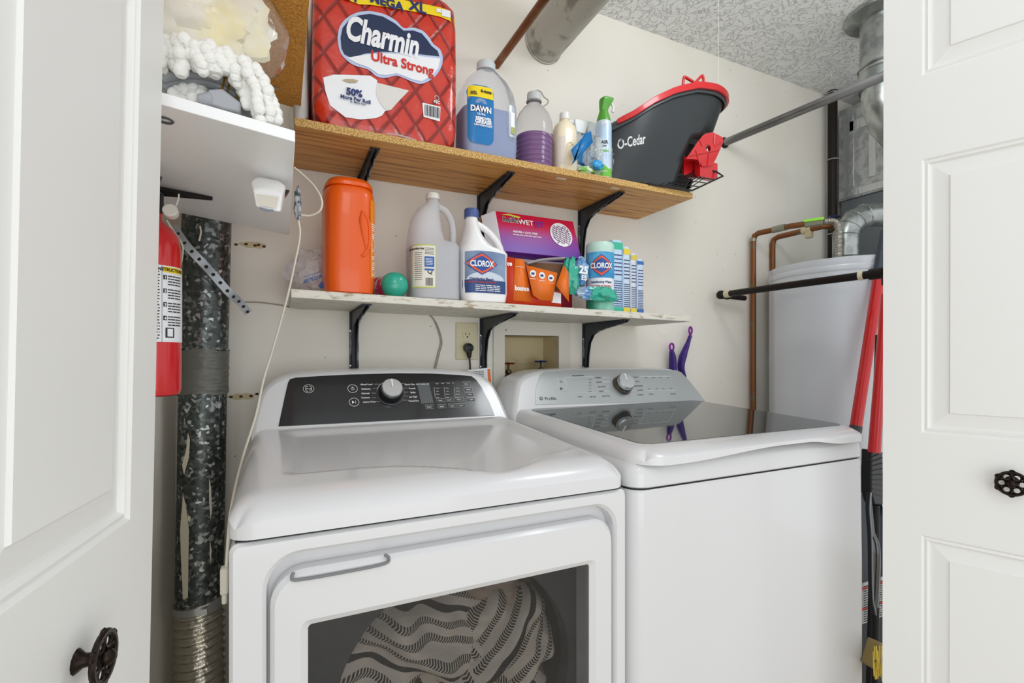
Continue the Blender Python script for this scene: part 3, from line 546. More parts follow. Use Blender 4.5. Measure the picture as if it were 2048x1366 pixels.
bn = it.b('banner', m, yel); m = MB(); it.t(m, '24', 700, 3, 20, S, .005, bold=.03); it.t(m, 'MEGA', 773, 15, 18, S, .005, bold=.04); it.t(m, 'XL', 835, 25, 21, S, .005, bold=.04); it.b('banner_lettering', m, inkn, bn)
m = MB()
for r0, r1 in (((1205, 75), (1245, 115)), ((1250, 80), (1330, 150))): a, c = Z2([r0])[0], Z2([r1])[0]; it.poly(m, [(a[0], a[1]), (c[0], a[1] + 2), (c[0], c[1]), (a[0], c[1] - 2)], S, .005)
it.b('roll_icon', m, ws, bn)
m = MB(); it.poly(m, Z2([(240, 660), (330, 640), (640, 650), (700, 690), (700, 720), (970, 780), (900, 850), (820, 940), (770, 950), (740, 990), (690, 1010), (560, 1020), (430, 1000), (300, 900), (260, 780)]), S, .0022); it.poly(m, Z2([(400, 690), (430, 680), (500, 682), (540, 695), (520, 712), (460, 712)]), S, .0035, 1); it.poly(m, Z2([(700, 712), (970, 778), (960, 790), (820, 935), (770, 940), (720, 880), (690, 800)]), S, .003, 2)
rl = it.b('roll_picture', m, [ws, mat('core_tan', 'b8a98a', .6), mat('sheet_white', 'dcd8d4', .5)]); m = MB(); it.t(m, '50%', 708, 193, 13, S, .005, bold=.05); it.t(m, 'More Per Roll', 711, 203.5, 7.2, S, .005, bold=.04); it.t(m, 'vs. Mega Roll', 715, 209.5, 4, S, .005, bold=.02); it.b('roll_lettering', m, inkn, rl)
m = MB(); rp = Z2([(1085, 880), (1240, 915), (1235, 1040), (1095, 1000)]); it.poly(m, rp, S, .0025); bcd = it.b('barcode_label', m, ws); m = MB(); x0, z0 = it.px(*rp[3]); x1, z1 = it.px(*rp[1]); barcode(m, lambda a, c: S(a, c - (a - x0) * .0, .004), x0 + .003, x1 - .003, z0 + .004, z1 - .004); it.b('barcode', m, inkb, bcd)
m = MB(); it.t(m, 'FSC', 873, 208, 6, S, .003, bold=.03); x, z = it.px(873, 197); m.torus(S(x, z, .003), .006, .0006, rotM('X', 90), 16, 4); it.b('mark', m, ws)
m = MB(); it.poly(m, Z2([(740, 1150), (790, 1128), (880, 1140), (960, 1160), (1040, 1185), (1060, 1215), (900, 1190)]), S, .0025); it.b('lower_label', m, ws)
# grey wrapped pack behind, at the shelf end
it = Item('wrapped_package', 'pale grey plastic-wrapped package squeezed between the cork board and the red pack', 'package', .047, 1.47, UZ, 1.36); m = MB()
S = sup(m, [(0, .016, .10, 4, 0), (.02, .021, .11, 5), (.15, .022, .115, 5, -.003), (.30, .02, .11, 5, -.001), (.40, .018, .1, 4), (.41, .01, .08, 3)], 40)
it.b('plastic_wrap', m, mat('grey_film', 'c9cbc8', .25, bump=.9, bscale=40, coat=.5, col2='b98f73', nscale=7, nlo=.6, nhi=.62))
# clear plastic helper
hdpe = mat('clear_jug', 'f2f6fa', .12, trans=.8, ior=1.15); hdpe2 = mat('milky_jug', 'eeeef1', .25, trans=.55, ior=1.12)
def cap(it, c, r, h, m_, par=None, ribs=36, name='cap'):
    m = MB(); rings = []
    for z, k in ((0, 1), (h * .85, .98), (h, .9)): rings.append([Vector(c) + Vector((r * k * (1 + .02 * (i % 2)) * cos(2 * pi * i / ribs), r * k * (1 + .02 * (i % 2)) * sin(2 * pi * i / ribs), z)) for i in range(ribs)])
    m.loft(rings); return it.b(name, m, m_, par)
# dish soap jug
it = Item('dish_soap_jug', 'clear jug of blue dish soap with yellow and blue label beside the red pack', 'jug', .566, 1.385, UZ, 1.325); m = MB()
RG = [(0, .075, .052, 5), (.006, .083, .058, 5), (.05, .086, .061, 5), (.17, .086, .061, 4.5), (.215, .080, .058, 3.6), (.250, .062, .047, 3), (.275, .038, .034, 2.4), (.283, .0235, .0235, 2), (.292, .0225, .0225, 2)]
S = sup(m, RG, 56); jb = it.b('bottle', m, hdpe); m = MB(); sup(m, [(z + .003, a - .003, b_ - .003, n_) for z, a, b_, n_ in RG[:4]][:3] + [(.150, .083, .058, 4.6)], 56); it.b('liquid', m, mat('blue_soap', '93a8dc', .15, trans=.2, ior=1.3))
cap(it, (0, 0, .286), .029, .026, mat('frosted_cap', 'e6eef0', .3, trans=.3)); x0, z0 = it.px(937, 283); x1, z1 = it.px(987, 176)
dblue = mat('label_blue', '1573b4', .3); m = MB(); rdecal(m, S, x0, z0, x1, z1, .02, 0); zz = it.px(960, 195)[1]; lb1 = it.b('front_label', m, dblue)
m = MB(); m.grid(lambda i, j: S((x0 + .001 + .004 * (1 - (1 - j)) ** 2 + (x1 - x0 - .002 - .008 * j * j) * i), zz + (z1 - .003 - zz) * j, .0012), 12, 6); it.b('label_band', m, yel, lb1)
m = MB(); xc, zc = it.px(962, 218); m.grid(lambda i, j: S(xc - .021 + .042 * i, zc - .009 + (.018 * j) , .0016), 8, 2, 0); it.t(m, 'DAWN', 962, 222, 11, S, .002, bold=.0); lw = it.b('brand_patch', m, mat('label_navy2', '14306e', .3), lb1)
m = MB(); it.t(m, 'DAWN', 962, 224.5, 13, S, .003, bold=.04, sx=.82); it.t(m, 'ULTRA', 962, 231, 4.5, S, .003, bold=.03); it.t(m, 'REMOVES', 966, 241, 6, S, .003, bold=.05); it.t(m, 'GREASE', 966, 248.5, 8, S, .003, bold=.05); it.t(m, 'ON CONTACT', 966, 254, 4.5, S, .003, bold=.04)
x, z = it.px(962, 205)
for k in range(11): a = pi * (k + .5) / 11; m.add([S(x + .004 * cos(a), z + .003 * sin(a) - .004, .0022), S(x + .017 * cos(a - .04), z + .015 * sin(a - .04) - .004, .0022), S(x + .017 * cos(a + .04), z + .015 * sin(a + .04) - .004, .0022)], [(0, 1, 2)])
it.b('lettering', m, ink, lb1); m = MB(); it.t(m, 'EASY', 948, 184, 4, S, .003, bold=.04); it.t(m, 'POUR', 948, 188, 4, S, .003, bold=.04); it.t(m, '6-tons', 972, 187, 7, S, .003, bold=.05); it.b('lettering', m, inkb, lb1)
m = MB(); m.grid(lambda i, j: S(.05 + .024 * i - .0, .075 + .095 * j, .0008) , 6, 6); hr = it.b('handle_recess', m, mat('recess_plastic', 'c3cddb', .2, trans=.3)); m = MB(); m.tube([S(.047, .08, .001), S(.045, .12, .002), S(.047, .16, .001), S(.06, .178, .001), S(.075, .165, .001), S(.078, .12, .001), S(.074, .075, .001), S(.06, .066, .001), S(.047, .08, .001)], .0016, 6, cap=False, sm=4); it.b('handle_rim', m, hdpe, hr)
m = MB(); m.grid(lambda i, j: S(.055 + .015 * i, .085 + .065 * j, .002), 5, 5, 0); m.grid(lambda i, j: S(.056 + .013 * i, .085 + .02 * j, .003), 5, 3, 1); it.b('back_label', m, [ws, mat('label_olive', 'a2a845', .4)], hr)
# purple cleaner
it = Item('purple_cleaner_bottle', 'clear ribbed bottle part-filled with purple liquid and a loop handle on its neck', 'bottle', .733, 1.388, UZ, 1.322)
rg = [(.050, 0), (.058, .004), (.060, .01)]
for k in range(7): z = .016 + k * .0155; rg += [(.061, z), (.0585, z + .005), (.0585, z + .009), (.061, z + .0125)]
rg += [(.061, .135), (.059, .165), (.050, .19), (.034, .212), (.022, .222), (.0195, .228), (.019, .238)]
m = MB(); m.lathe(rg, (0, 0, 0), 40); it.b('bottle', m, mat('clear_pet', 'f2f2f4', .04, trans=.9, ior=1.25)); m = MB(); m.lathe([(max(.01, r - .0022), z + .003) for r, z in rg if z < .115], (0, 0, 0), 40); it.b('liquid', m, mat('purple_liquid', '7d1590', .15, coat=.5))
cap(it, (0, 0, .236), .0225, .024, mat('grey_cap', 'c4c6c4', .35)); m = MB(); m.torus((0, 0, .233), .0225, .003, None, 28, 6); m.tube([(-.022, 0, .234), (-.016, -.004, .248), (.004, -.006, .268), (.022, -.006, .268), (.034, -.004, .256), (.052, 0, .250), (.048, .002, .238), (.03, .002, .226), (.02, 0, .230)], .0022, 6, sm=6); it.b('carry_handle', m, mat('handle_clear', 'b9bbb8', .2, trans=.3))
# cream bottle
it = Item('cream_cleaner_bottle', 'cream-coloured bottle with a white cap between the purple liquid and the spray bottles', 'bottle', .835, 1.368, UZ, 1.32); m = MB()
S = sup(m, [(0, .034, .026, 3.5), (.005, .039, .031, 3.5), (.09, .040, .032, 3.2), (.14, .039, .031, 3), (.165, .033, .028, 2.6), (.178, .02, .02, 2.2), (.185, .0145, .0145, 2), (.195, .014, .014, 2)], 40); cr = mat('cream_plastic', 'eadcc0', .3, coat=.3); it.b('bottle', m, cr)
m = MB()
for q in (0, 1): m.tube([S(.0 + .006 * q, .03, .0), S(-.012, .05 + .02 * q, .001), S(-.005, .085 + .015 * q, .001), S(.012, .1, .001), S(.02, .07, .001), S(.014, .04, .001)], .0022, 6, sm=5)
it.b('embossing', m, cr); cap(it, (0, 0, .187), .0165, .022, mat('white_cap', 'e6e6e0', .35)); m = MB(); x0, z0 = -.038, .02; m.grid(lambda i, j: S(-.037 + .02 * i, .03 + .09 * j, .0006), 5, 4); it.b('label', m, mat('pale_label', 'd9cfc4', .5))
# two trigger bottles
spm = mat('spray_white', 'dfe2e2', .35); spc = mat('spray_clear', 'dfe5e8', .1, trans=.6, ior=1.2)
def sprayer(cx, cy, h, lab, txt_):
    it = Item('spray_bottle', lab, 'spray bottle', cx, cy, UZ, cy - .028, 'spray bottles on the upper shelf'); m = MB()
    S = sup(m, [(0, .028, .022, 3.5), (.004, .032, .026, 3.5), (h * .55, .032, .026, 3), (h * .68, .026, .022, 2.5), (h * .76, .014, .014, 2), (h * .8, .0125, .0125, 2)], 36); it.b('bottle', m, spc)
    m = MB(); decal(m, S, -.029, .02, .029, h * .5); lb_ = it.b('label', m, mat('label_skyblue', '2b86c4', .3)); m = MB(); m.grid(lambda i, j: S(-.028 + .056 * i, .022 + h * .18 * j * (1 - .5 * i), .0014), 8, 3); it.b('label_field', m, ws, lb_); m = MB(); m.text(txt_, .011, mapper(S, 0, .055, .0022), bold=.03); lines(m, lambda a, c: S(a, c, .0022), -.02, .02, .03, .05, 3); it.b('lettering', m, inkn, lb_)
    m = MB(); m.loft([[Vector((x, y, z)) for x, y in ((-.014 * k, -.012), (.03 * k, -.012), (.03 * k, .012), (-.014 * k, .012))] for z, k in ((h * .79, .8), (h * .86, 1), (h * .97, 1.25), (h, .9))]); m.tube([(-.012, 0, h * .95), (-.040, 0, h * .96)], .007, 8); sh = it.b('spray_head', m, spm, bevel=.003); m = MB(); m.tube([(-.022, 0, h * .93), (-.034, 0, h * .88), (-.034, 0, h * .80)], [.005, .005, .003], 6, sm=4); it.b('trigger', m, spm, sh)
sprayer(.905, 1.40, .215, 'white spray bottle with blue label, directly right of the cream bottle', 'Clean'); sprayer(.962, 1.415, .225, 'white spray bottle half hidden behind the green-topped air freshener', 'Clean')
# torn plastic film with blue print
filmc = film('clear_film', 'dfe8ee', .25, .1, .8, 70)
def crumple(c, sx, sy, sz, seed, nu=26, nv=22, amp=.2, top=1.0):
    m = MB()
    def f(i, j):
        a = 2 * pi * i; b_ = pi * (.04 + .92 * j * top); d = Vector((cos(a) * sin(b_), sin(a) * sin(b_), -cos(b_))); k = 1 + amp * (noise.noise(d * 2.3 + Vector((seed, 0, 0))) * 1.3 + abs(noise.noise(d * 5.5 + Vector((0, seed, 0)))) * 1.2)
        return Vector((c[0] + sx * d.x * k, c[1] + sy * d.y * k, max(c[2] - sz, c[2] + sz * d.z * k)))
    m.grid(f, nu, nv); return m
tf = thing('torn_film_wrap', 'crumpled clear film with blue and green print around the green-topped can', 'plastic wrap', (.95, 1.33, UZ)); m = crumple((.945, 1.335, UZ + .072), .05, .022, .07, 3, amp=.25); build('film', m, filmc, tf, ang=20)
m = MB(); f1 = lambda u, v: P(u, v, 1.303); m.poly([f1(1143, 330), f1(1168, 268), f1(1182, 262), f1(1186, 285)]); m.poly([f1(1142, 300), f1(1165, 275), f1(1150, 322)]); build('printed_triangle', m, dblue, tf, solid=.0006)
m = crumple(f1(1195, 330), .018, .008, .014, 7, 14, 10, .5); build('printed_scrap', m, mat('scrap_blue', '2d9ad0', .3), tf, ang=15); m = crumple(f1(1172, 341), .026, .01, .010, 9, 14, 10, .5); build('printed_scrap', m, mat('scrap_green', '6fae3c', .3, col2='e6efd8', nscale=30), tf, ang=15)
# air freshener can
it = Item('air_freshener_can', 'slim pale blue spray can with a green trigger top in front of the bucket', 'spray can', .966, 1.336, UZ, 1.31); m = MB(); m.lathe([(.024, 0), (.0265, .003), (.0265, .165), (.0262, .18), (.0225, .196), (.018, .203)], (0, 0, 0), 36)
CS = lambda x, z, e=.0008: Vector(((.0265 + e) * sin(x / .0265 - .5), -(.0265 + e) * cos(x / .0265 - .5), z))
it.b('can', m, mat('can_pale', 'b9cfe6', .25, metal=.2, col2='e3ecdf', nscale=9)); grn = mat('green_top', '4f9a2c', .35, coat=.3)
m = MB(); m.lathe([(.0235, .19), (.024, .197), (.019, .215), (.014, .232)], (0, 0, 0), 28); m.loft([[Vector((x * k + dx, y * k, z)) for x, y in ((-.014, -.012), (.012, -.012), (.014, 0), (.012, .012), (-.014, .012), (-.018, 0))] for z, k, dx in ((.225, .8, 0), (.24, .95, .002), (.256, 1.25, .008), (.270, 1.5, .013), (.276, 1.2, .016))]); tp = it.b('trigger_top', m, grn, bevel=.003, sub=1); m = MB(); m.tube([(.028, -.004, .262), (.036, -.004, .25), (.034, -.004, .232)], .004, 6, sm=4); it.b('trigger', m, mat('trigger_white', 'e8ece8', .4), tp)
m = MB(); m.text('AIR', .015, lambda a, c: CS(a, .112 + c), bold=.03); m.text('MIST', .007, lambda a, c: CS(a, .102 + c), bold=.03); it.b('lettering', m, inkb); m = MB(); m.text('FRESH', .010, lambda a, c: CS(a, .085 + c), bold=.03)
m.grid(lambda i, j: CS(-.03 + .06 * i, .006 + (.035 + .01 * sin(6 * i)) * j), 20, 4); it.b('green_band', m, mat('label_green', '6dbb3f', .3)); m = MB(); m.text('wavy', .009, lambda a, c: CS(a, .02 + c, .0015)); m.text('22%', .012, lambda a, c: CS(a, .175 + c, .001), bold=.02); it.b('lettering', m, ink)
# striped box
m = MB(); q0 = P(1224, 350, 1.345); it = Item('small_box', 'narrow navy box with white barcode stripes tucked behind the spray can', 'box', q0.x + .006, 1.365, UZ, 1.35); m.box((0, 0, .036), (.03, .03, .072)); it.b('carton', m, nav, bevel=.001); m = MB(); barcode(m, lambda a, c: Vector((c - .036 - .0, -.0158, a + .0)), .006, .066, .023, .047, 0, 4); it.b('stripes', m, ink)
# mop bucket
bk = thing('mop_bucket', 'charcoal plastic mop bucket with red handle and pedal at the shelf right end', 'bucket', (1.22, 1.41, UZ)); bmat = mat('bucket_charcoal', '2c3133', .38, bump=.04, bscale=200)
def bring(k, N=72, dr=0, cut=None):
    ax = .210 + .065 * k + dr; ay = .110 + .035 * k + dr; cx = 1.165 + .097 * k; cy = 1.410 - .0 * k; out = []
    for i in range(N):
        t = 2 * pi * i / N; c, s = cos(t), sin(t); x = cx + ax * math.copysign(abs(c) ** .8, c); y = cy + ay * math.copysign(abs(s) ** .8, s)
        zr = rimz(x); out.append(Vector((x, y, UZ + .004 + (zr - UZ) * k)))
    return out
def rimz(x): 
    L = [(.98, .755), (1.05, .79), (1.12, .84), (1.2, .885), (1.3, .925), (1.4, .945), (1.54, .955)]
    for (a, b_), (c, d) in zip(L, L[1:]):
        if x <= c: t = max(0, (x - a) / (c - a)); return CZ + b_ + (d - b_) * t
    return CZ + .955
KS = [0, .04, .12, .22, .32, .42, .52, .62, .74, .86, .95, 1]; N = 72; m = MB(); rings = [bring(k) for k in KS]; vs = [p for r in rings for p in r]; fs = []; hole = lambda k, i: 1 <= k <= 6 and (57 <= i <= 69) and not (k == 6 and (i < 60 or i > 67))
for k in range(len(KS) - 1):
    for i in range(N):
        if not hole(k, i): fs.append((k * N + i, k * N + (i + 1) % N, (k + 1) * N + (i + 1) % N, (k + 1) * N + i))
fs.append(tuple(range(N))[::-1]); m.add(vs, fs); build('tub', m, bmat, bk, solid=.0025, ang=40)
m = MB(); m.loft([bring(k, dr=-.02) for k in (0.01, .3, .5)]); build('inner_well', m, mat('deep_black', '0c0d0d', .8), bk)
m = MB(); m.loft([bring(1.0, dr=0), bring(1.0, dr=.008), [p - Vector((0, 0, .016)) for p in bring(1, dr=.010)], [p - Vector((0, 0, .018)) for p in bring(1, dr=.004)]], False); m.loft([[p + Vector((0, 0, .002)) for p in bring(1, dr=.006)], [p + Vector((0, 0, .012)) for p in bring(1, dr=-.004)], [p + Vector((0, 0, .004)) for p in bring(1, dr=-.02)], [p - Vector((0, 0, .05)) for p in bring(1, dr=-.03)]], False); build('rim', m, mat('rim_grey', '4a5254', .35), bk)
hp = bring(1, 72, dr=.010); pth = [hp[i % 72] + Vector((0, -.003, .0015 + .003 * sin(pi * max(0, min(1, (i - 39) / 32))) )) for i in range(42, 72)] + [hp[i] + Vector((.003, 0, .002)) for i in range(0, 8)]
m = MB(); rg_ = []
for k, p in enumerate(pth):
    t = (pth[min(k + 1, len(pth) - 1)] - pth[max(0, k - 1)]).normalized(); n_ = t.cross(Vector((0, 0, 1))).normalized(); q = .5 + .5 * sin(pi * k / (len(pth) - 1)) ** .5; hgt = .008 * q + .004
    rg_.append([p + n_ * .006 + Vector((0, 0, -hgt)), p + n_ * .006 + Vector((0, 0, hgt)), p - n_ * .004 + Vector((0, 0, hgt)), p - n_ * .004 + Vector((0, 0, -hgt))])
m.loft(rg_); hd = build('handle', m, redp, bk, bevel=.002); m = MB(); g0 = P(1366, 168, 1.285); g1 = P(1408, 166, 1.285)
m.tube([g0 + Vector((0, 0, -.004)), g0 + Vector((.004, 0, .022)), g0 + Vector((.012, 0, .026)), (g0 + g1) / 2 + Vector((-.006, 0, .006)), (g0 + g1) / 2 + Vector((.006, 0, .004)), g1 + Vector((-.012, 0, .022)), g1 + Vector((-.004, 0, .018)), g1 + Vector((0, 0, -.004))], .005, 8, sm=5); build('handle_clip', m, redp, hd)
def bsf(x, z, e=.001):
    z -= .0; lo, hi = 0, 1.1
    for _ in range(20):
        k = (lo + hi) / 2
        if UZ + .004 + (rimz(x) - UZ) * k < z: lo = k
        else: hi = k
    ax = .210 + .065 * k; ay = .110 + .035 * k; cx = 1.165 + .097 * k; q = min(.999, abs((x - cx) / ax)); return Vector((x, 1.410 - ay * (1 - q ** 2.5) ** .4 - e, z))
m = MB(); a0 = P(1271, 288, 1.285); th_ = .26; m.text('O-Cedar', .046, lambda a, c: bsf(a0.x + a * cos(th_) - c * sin(th_) * .2, a0.z + a * sin(th_) + c, .0015), bold=.02, sx=.54); build('brand_lettering', m, mat('ink_grey_white', 'd5d8d8', .5), bk)
m = MB(); pp = lambda u, v, Y=1.27: P(u, v, Y); pts = [pp(1372, 318), pp(1395, 284), pp(1408, 268), pp(1426, 264), pp(1446, 275), pp(1447, 283), pp(1432, 318), pp(1425, 330), pp(1415, 333), pp(1402, 332), pp(1398, 320), pp(1385, 318)]
hl = [pp(1404, 303), pp(1410, 291), pp(1420, 286), pp(1428, 287), pp(1427, 294), pp(1418, 304), pp(1408, 307)]
cc = (pts[0] + pts[5]) / 2
def reslist(L, n=28):
    L = L + [L[0]]; out = []
    ds = [0]
    for a, b_ in zip(L, L[1:]): ds.append(ds[-1] + (b_ - a).length)
    for k in range(n):
        d = ds[-1] * k / n; j = max(i for i in range(len(ds)) if ds[i] <= d + 1e-9); out.append(L[j].lerp(L[j + 1], (d - ds[j]) / (ds[j + 1] - ds[j])))
    return out
A_ = reslist(pts); ctr = sum(hl, Vector()) / len(hl); B_ = [ctr + (p - ctr).normalized() * .012 for p in A_]; bk_ = Vector((.01, .02, 0))
m.loft([A_, [p + bk_ for p in A_], [p + bk_ for p in B_], B_, A_], False); pd = build('pedal', m, redp, bk, ang=30, label='red pedal')
m = MB()
for a, b_ in (((1380, 312), (1440, 300)), ((1392, 300), (1400, 330)), ((1400, 280), (1405, 292)), ((1430, 268), (1428, 288)), ((1444, 285), (1430, 292)), ((1415, 332), (1418, 306))): m.tube([pp(*a, 1.268), pp(*b_, 1.268)], .0012, 5)
build('pedal_ribs', m, redp, pd); m = MB(); m.b2(pp(1400, 352, 1.275), pp(1424, 332, 1.30)); m.b2(pp(1368, 350, 1.31), pp(1386, 322, 1.33)); build('pedal_stem', m, [redp], pd)
m = MB(); q = [P(1296, 373, 1.30), P(1384, 383, 1.285), P(1446, 352, 1.25), P(1432, 343, 1.27), P(1400, 338, 1.30), P(1375, 345, 1.32)]; q[0].z = max(q[0].z, UZ + .001); q[1].z = max(q[1].z, UZ + .001)
m.tube(q + [q[0]], .0035, 6, cap=False)
for k in range(1, 9): a = q[0].lerp(q[1], k / 9); c = q[5].lerp(q[3], k / 9); m.tube([a, c], .0016, 5)
for k in range(1, 4): m.tube([q[0].lerp(q[5], k / 4), q[1].lerp(q[2], k / 4)], .0016, 5)
build('foot_plate', m, black, bk)
m = MB(); m.tube([P(1437, 0, 1.3), P(1436, 178, 1.28)], .0008, 5); m.v[0:5] = m.v[0:5]; single('hanging_string', m, mat('string_white', 'e6e4da', .8), 'thin white string hanging from the ceiling to the bucket', 'string')
# ---------------- items on the lower shelf ----------------
it = Item('orange_jug', 'tall orange plastic jug with a moulded grip, at the lower shelf left end', 'jug', .165, 1.40, LZ(.17), 1.325); m = MB(); org = mat('orange_plastic', 'ea5c08', .33, coat=.25, bump=.05, bscale=8)
S = sup(m, [(0, .056, .075, 3.2), (.005, .062, .082, 3.4), (.04, .065, .086, 3.6), (.14, .0645, .085, 3.6), (.2, .0645, .085, 3.4), (.255, .066, .087, 3.2), (.272, .064, .085, 3), (.282, .058, .078, 2.8)], 60); it.b('body', m, org); m = MB(); sup(m, [(.281, .0625, .084, 3), (.29, .062, .084, 3), (.302, .055, .075, 2.8), (.309, .038, .055, 2.5)], 60); it.b('lid', m, org)
m = MB(); gp = [S(.028, .215, .001), S(.024, .19, .0), S(.03, .15, .0), S(.036, .12, .0), S(.03, .105, .0), S(.026, .098, .0)]; m.tube(gp, [.005, .006, .004, .003, .004, .005], 8, sm=5); m.tube([S(.03, .212, 0), S(.042, .195, .0), S(.046, .155, 0), S(.042, .12, 0), S(.032, .1, 0)], [.003, .004, .004, .004, .003], 8, sm=5); m.tube([S(.0, y, -.0006) for y in (.01, .05, .1, .15, .2, .25, .28)], .0009, 5); it.b('grip', m, org)
def SX(y, z, e=.0008):  # right-hand side face
    q = min(.999, abs(y / .086)); return Vector((.0655 * (1 - q ** 3.6) ** (1 / 3.6) + e, y, z))
m = MB(); m.grid(lambda i, j: SX(-.078 + .09 * i, .045 + .205 * j, .001), 12, 6); sl = it.b('side_label', m, mat('label_orange', 'f08a1c', .4)); m = MB(); lines(m, lambda a, c: SX(-.0 + a, c, .002), -.076, 0, .05, .19, 26, 0, .5); it.b('label_print', m, ink, sl)
pb = mat('bag_print', '2c5aa0', .5); bg = thing('grocery_bag', 'crumpled clear recycling bag with blue print behind the orange jug', 'plastic bag', (.08, 1.50, LZ(.08))); m = crumple((.085, 1.50, LZ(.08) + .066), .062, .05, .065, 11, amp=.25); build('film', m, film('bag_film', 'ececf0', .45, .2, .6, 35, ior=1.4), bg, ang=20)
m = MB(); z_ = P(628, 560, 1.43); rt = lambda a, c: Vector((z_.x + a * .9 - c * -.35, 1.432, z_.z + a * .38 + c)); m.text('RECYCLE BAG', .016, rt, bold=.04, sx=.6); m.text('PLEASE RECYCLE THIS BAG', .008, lambda a, c: rt(a, c + .017), bold=.02, sx=.7); m.poly([P(636, 571, 1.40), P(646, 560, 1.40), P(652, 576, 1.40), P(640, 577, 1.40)]); build('bag_print', m, pb, bg)
it = Item('teal_cap_tube', 'container lying on its side with a round teal cap pointing forward', 'container', .286, 1.38, LZ(.286), 1.34); m = MB(); Mr = rotM('X', 90); m.lathe([(.0325, -.13), (.0335, -.01), (.033, 0), (.0365, .002), (.0375, .008), (.0355, .022), (.028, .034), (.016, .041), (.003, .0435)][2:], (0, 0, .0375), 36, 0, Mr); it.b('cap', m, mat('teal', '1fa68c', .22, coat=.5))
m = MB(); m.lathe([(.030, -.13), (.033, -.12), (.033, .002)], (0, 0, .0375), 32, 0, rotM('Z', 20) @ Mr); it.b('tube', m, mat('floral_print', 'c43b74', .4, col2='cfe0dc', nscale=30, nlo=.48, nhi=.52))
# loop-handled jugs
def jug(it, RG, bodym, hpts, hr, par=None):
    m = MB(); S = sup(m, RG, 48); b_ = it.b('bottle', m, bodym); m = MB(); m.tube(hpts, hr, 12, sm=6, flat=.85); it.b('handle', m, bodym); return S, b_
it = Item('vinegar_jug', 'translucent gallon jug with a yellow-edged label, half full, beside the teal cap', 'jug', .402, 1.395, LZ(.40), 1.325)
S, jb = jug(it, [(0, .064, .058, 3.5), (.006, .072, .066, 3.5), (.160, .073, .067, 3.2), (.168, .070, .065, 3, -.003), (.174, .052, .062, 2.6, -.020), (.205, .047, .058, 2.3, -.024), (.24, .041, .048, 2.1, -.021), (.265, .033, .038, 2, -.014), (.285, .022, .026, 2, -.003), (.294, .0175, .0175, 2, 0), (.305, .017, .017, 2)], hdpe2, [Vector(q) for q in ((-.01, 0, .276), (.012, 0, .281), (.038, 0, .272), (.056, 0, .245), (.062, 0, .21), (.061, 0, .175), (.058, 0, .14))], .0115)
m = MB(); sup(m, [(.004, .066, .062, 3.5), (.155, .069, .064, 3.2)], 48); it.b('liquid', m, mat('clear_vinegar', 'b4b8c0', .2, trans=.2)); cap(it, (0, 0, .300), .020, .017, mat('cap_white', 'dedad2', .35))
x0, z0 = it.px(819, 573); x1, z1 = it.px(873, 490); x0 = max(x0, -.071); m = MB(); rdecal(m, S, x0, z0, x1, z1, .004, 0); la = it.b('label', m, mat('label_lime', 'c7cf4a', .4)); m = MB(); decal(m, S, x0 + .002, z0 + .003, x1 - .003, z1 - .003, 0, .0012); lc = it.b('label_field', m, mat('label_cream', 'e4e1d6', .5), la)
m = MB(); q = lambda a, c: S(a, c, .002); xm = x0 + (x1 - x0) * .42; lines(m, q, x0 + .006, xm - .003, z0 + .02, z1 - .02, 14, 0, .25); m.text('Nutrition Facts', .008, lambda a, c: S((x0 + xm) / 2 + a, z1 - .014 + c, .002), bold=.04, sx=.6); lines(m, q, xm + .004, x1 - .006, z1 - .028, z1 - .008, 5, 0, .3, 5); barcode(m, q, xm + .006, x1 - .01, z0 + .006, z0 + .028); m.text('Q', .018, lambda a, c: S((xm + x1) / 2 + a, z0 + .04 + c, .002), bold=.02); it.b('label_print', m, inkb, lc)
m = MB(); decal(m, S, xm + .003, z1 - .062, x1 - .006, z1 - .033, 0, .0022, 8, 3); decal(m, S, xm + .003, z1 - .072, x1 - .006, z1 - .067, 0, .0022, 8, 2); bx_ = it.b('blue_panel', m, mat('panel_blue', '2c62b0', .4), lc); m = MB(); lines(m, lambda a, c: S(a, c, .0032), xm + .006, x1 - .01, z1 - .058, z1 - .037, 5, 0, .35, 8); it.b('panel_print', m, ink, bx_)
it = Item('bleach_bottle', 'white bleach bottle with blue cap, red and blue diamond logo on its label', 'bottle', .548, 1.372, LZ(.548), 1.318); wpl_ = mat('white_hdpe', 'efeff0', .3, coat=.2)
S, jb = jug(it, [(0, .060, .042, 3.6), (.005, .068, .05, 3.6), (.03, .0735, .053, 3.6), (.150, .0735, .053, 3.4), (.160, .070, .052, 3, -.003), (.168, .050, .050, 2.6, -.019), (.185, .036, .046, 2.4, -.028), (.205, .026, .04, 2.2, -.032), (.230, .020, .030, 2, -.034), (.25, .018, .022, 2, -.034), (.262, .0175, .0175, 2, -.034)], wpl_, [Vector(q) for q in ((-.034, 0, .243), (-.012, 0, .238), (.018, 0, .222), (.044, 0, .198), (.060, 0, .172), (.062, 0, .14))], [.014, .012, .0115, .0115, .0115, .011])
cap(it, (-.034, 0, .256), .022, .026, mat('cap_blue', '44588f', .35)); x0, z0 = it.px(922, 583); x1, z1 = it.px(1013, 506); x0 = max(-.072, x0); x1 = min(.072, x1)
gb = mat('label_steelblue', '6d84a6', .35, col2='9fb0c8', nscale=5); m = MB(); m.grid(lambda i, j: S(x0 + (x1 - x0) * i, z0 + (z1 - z0 - .004 * (2 * i - 1) ** 2) * j, .0007), 24, 4); lb0 = it.b('label', m, gb)
def curvy(u0, v0, pts): return pts
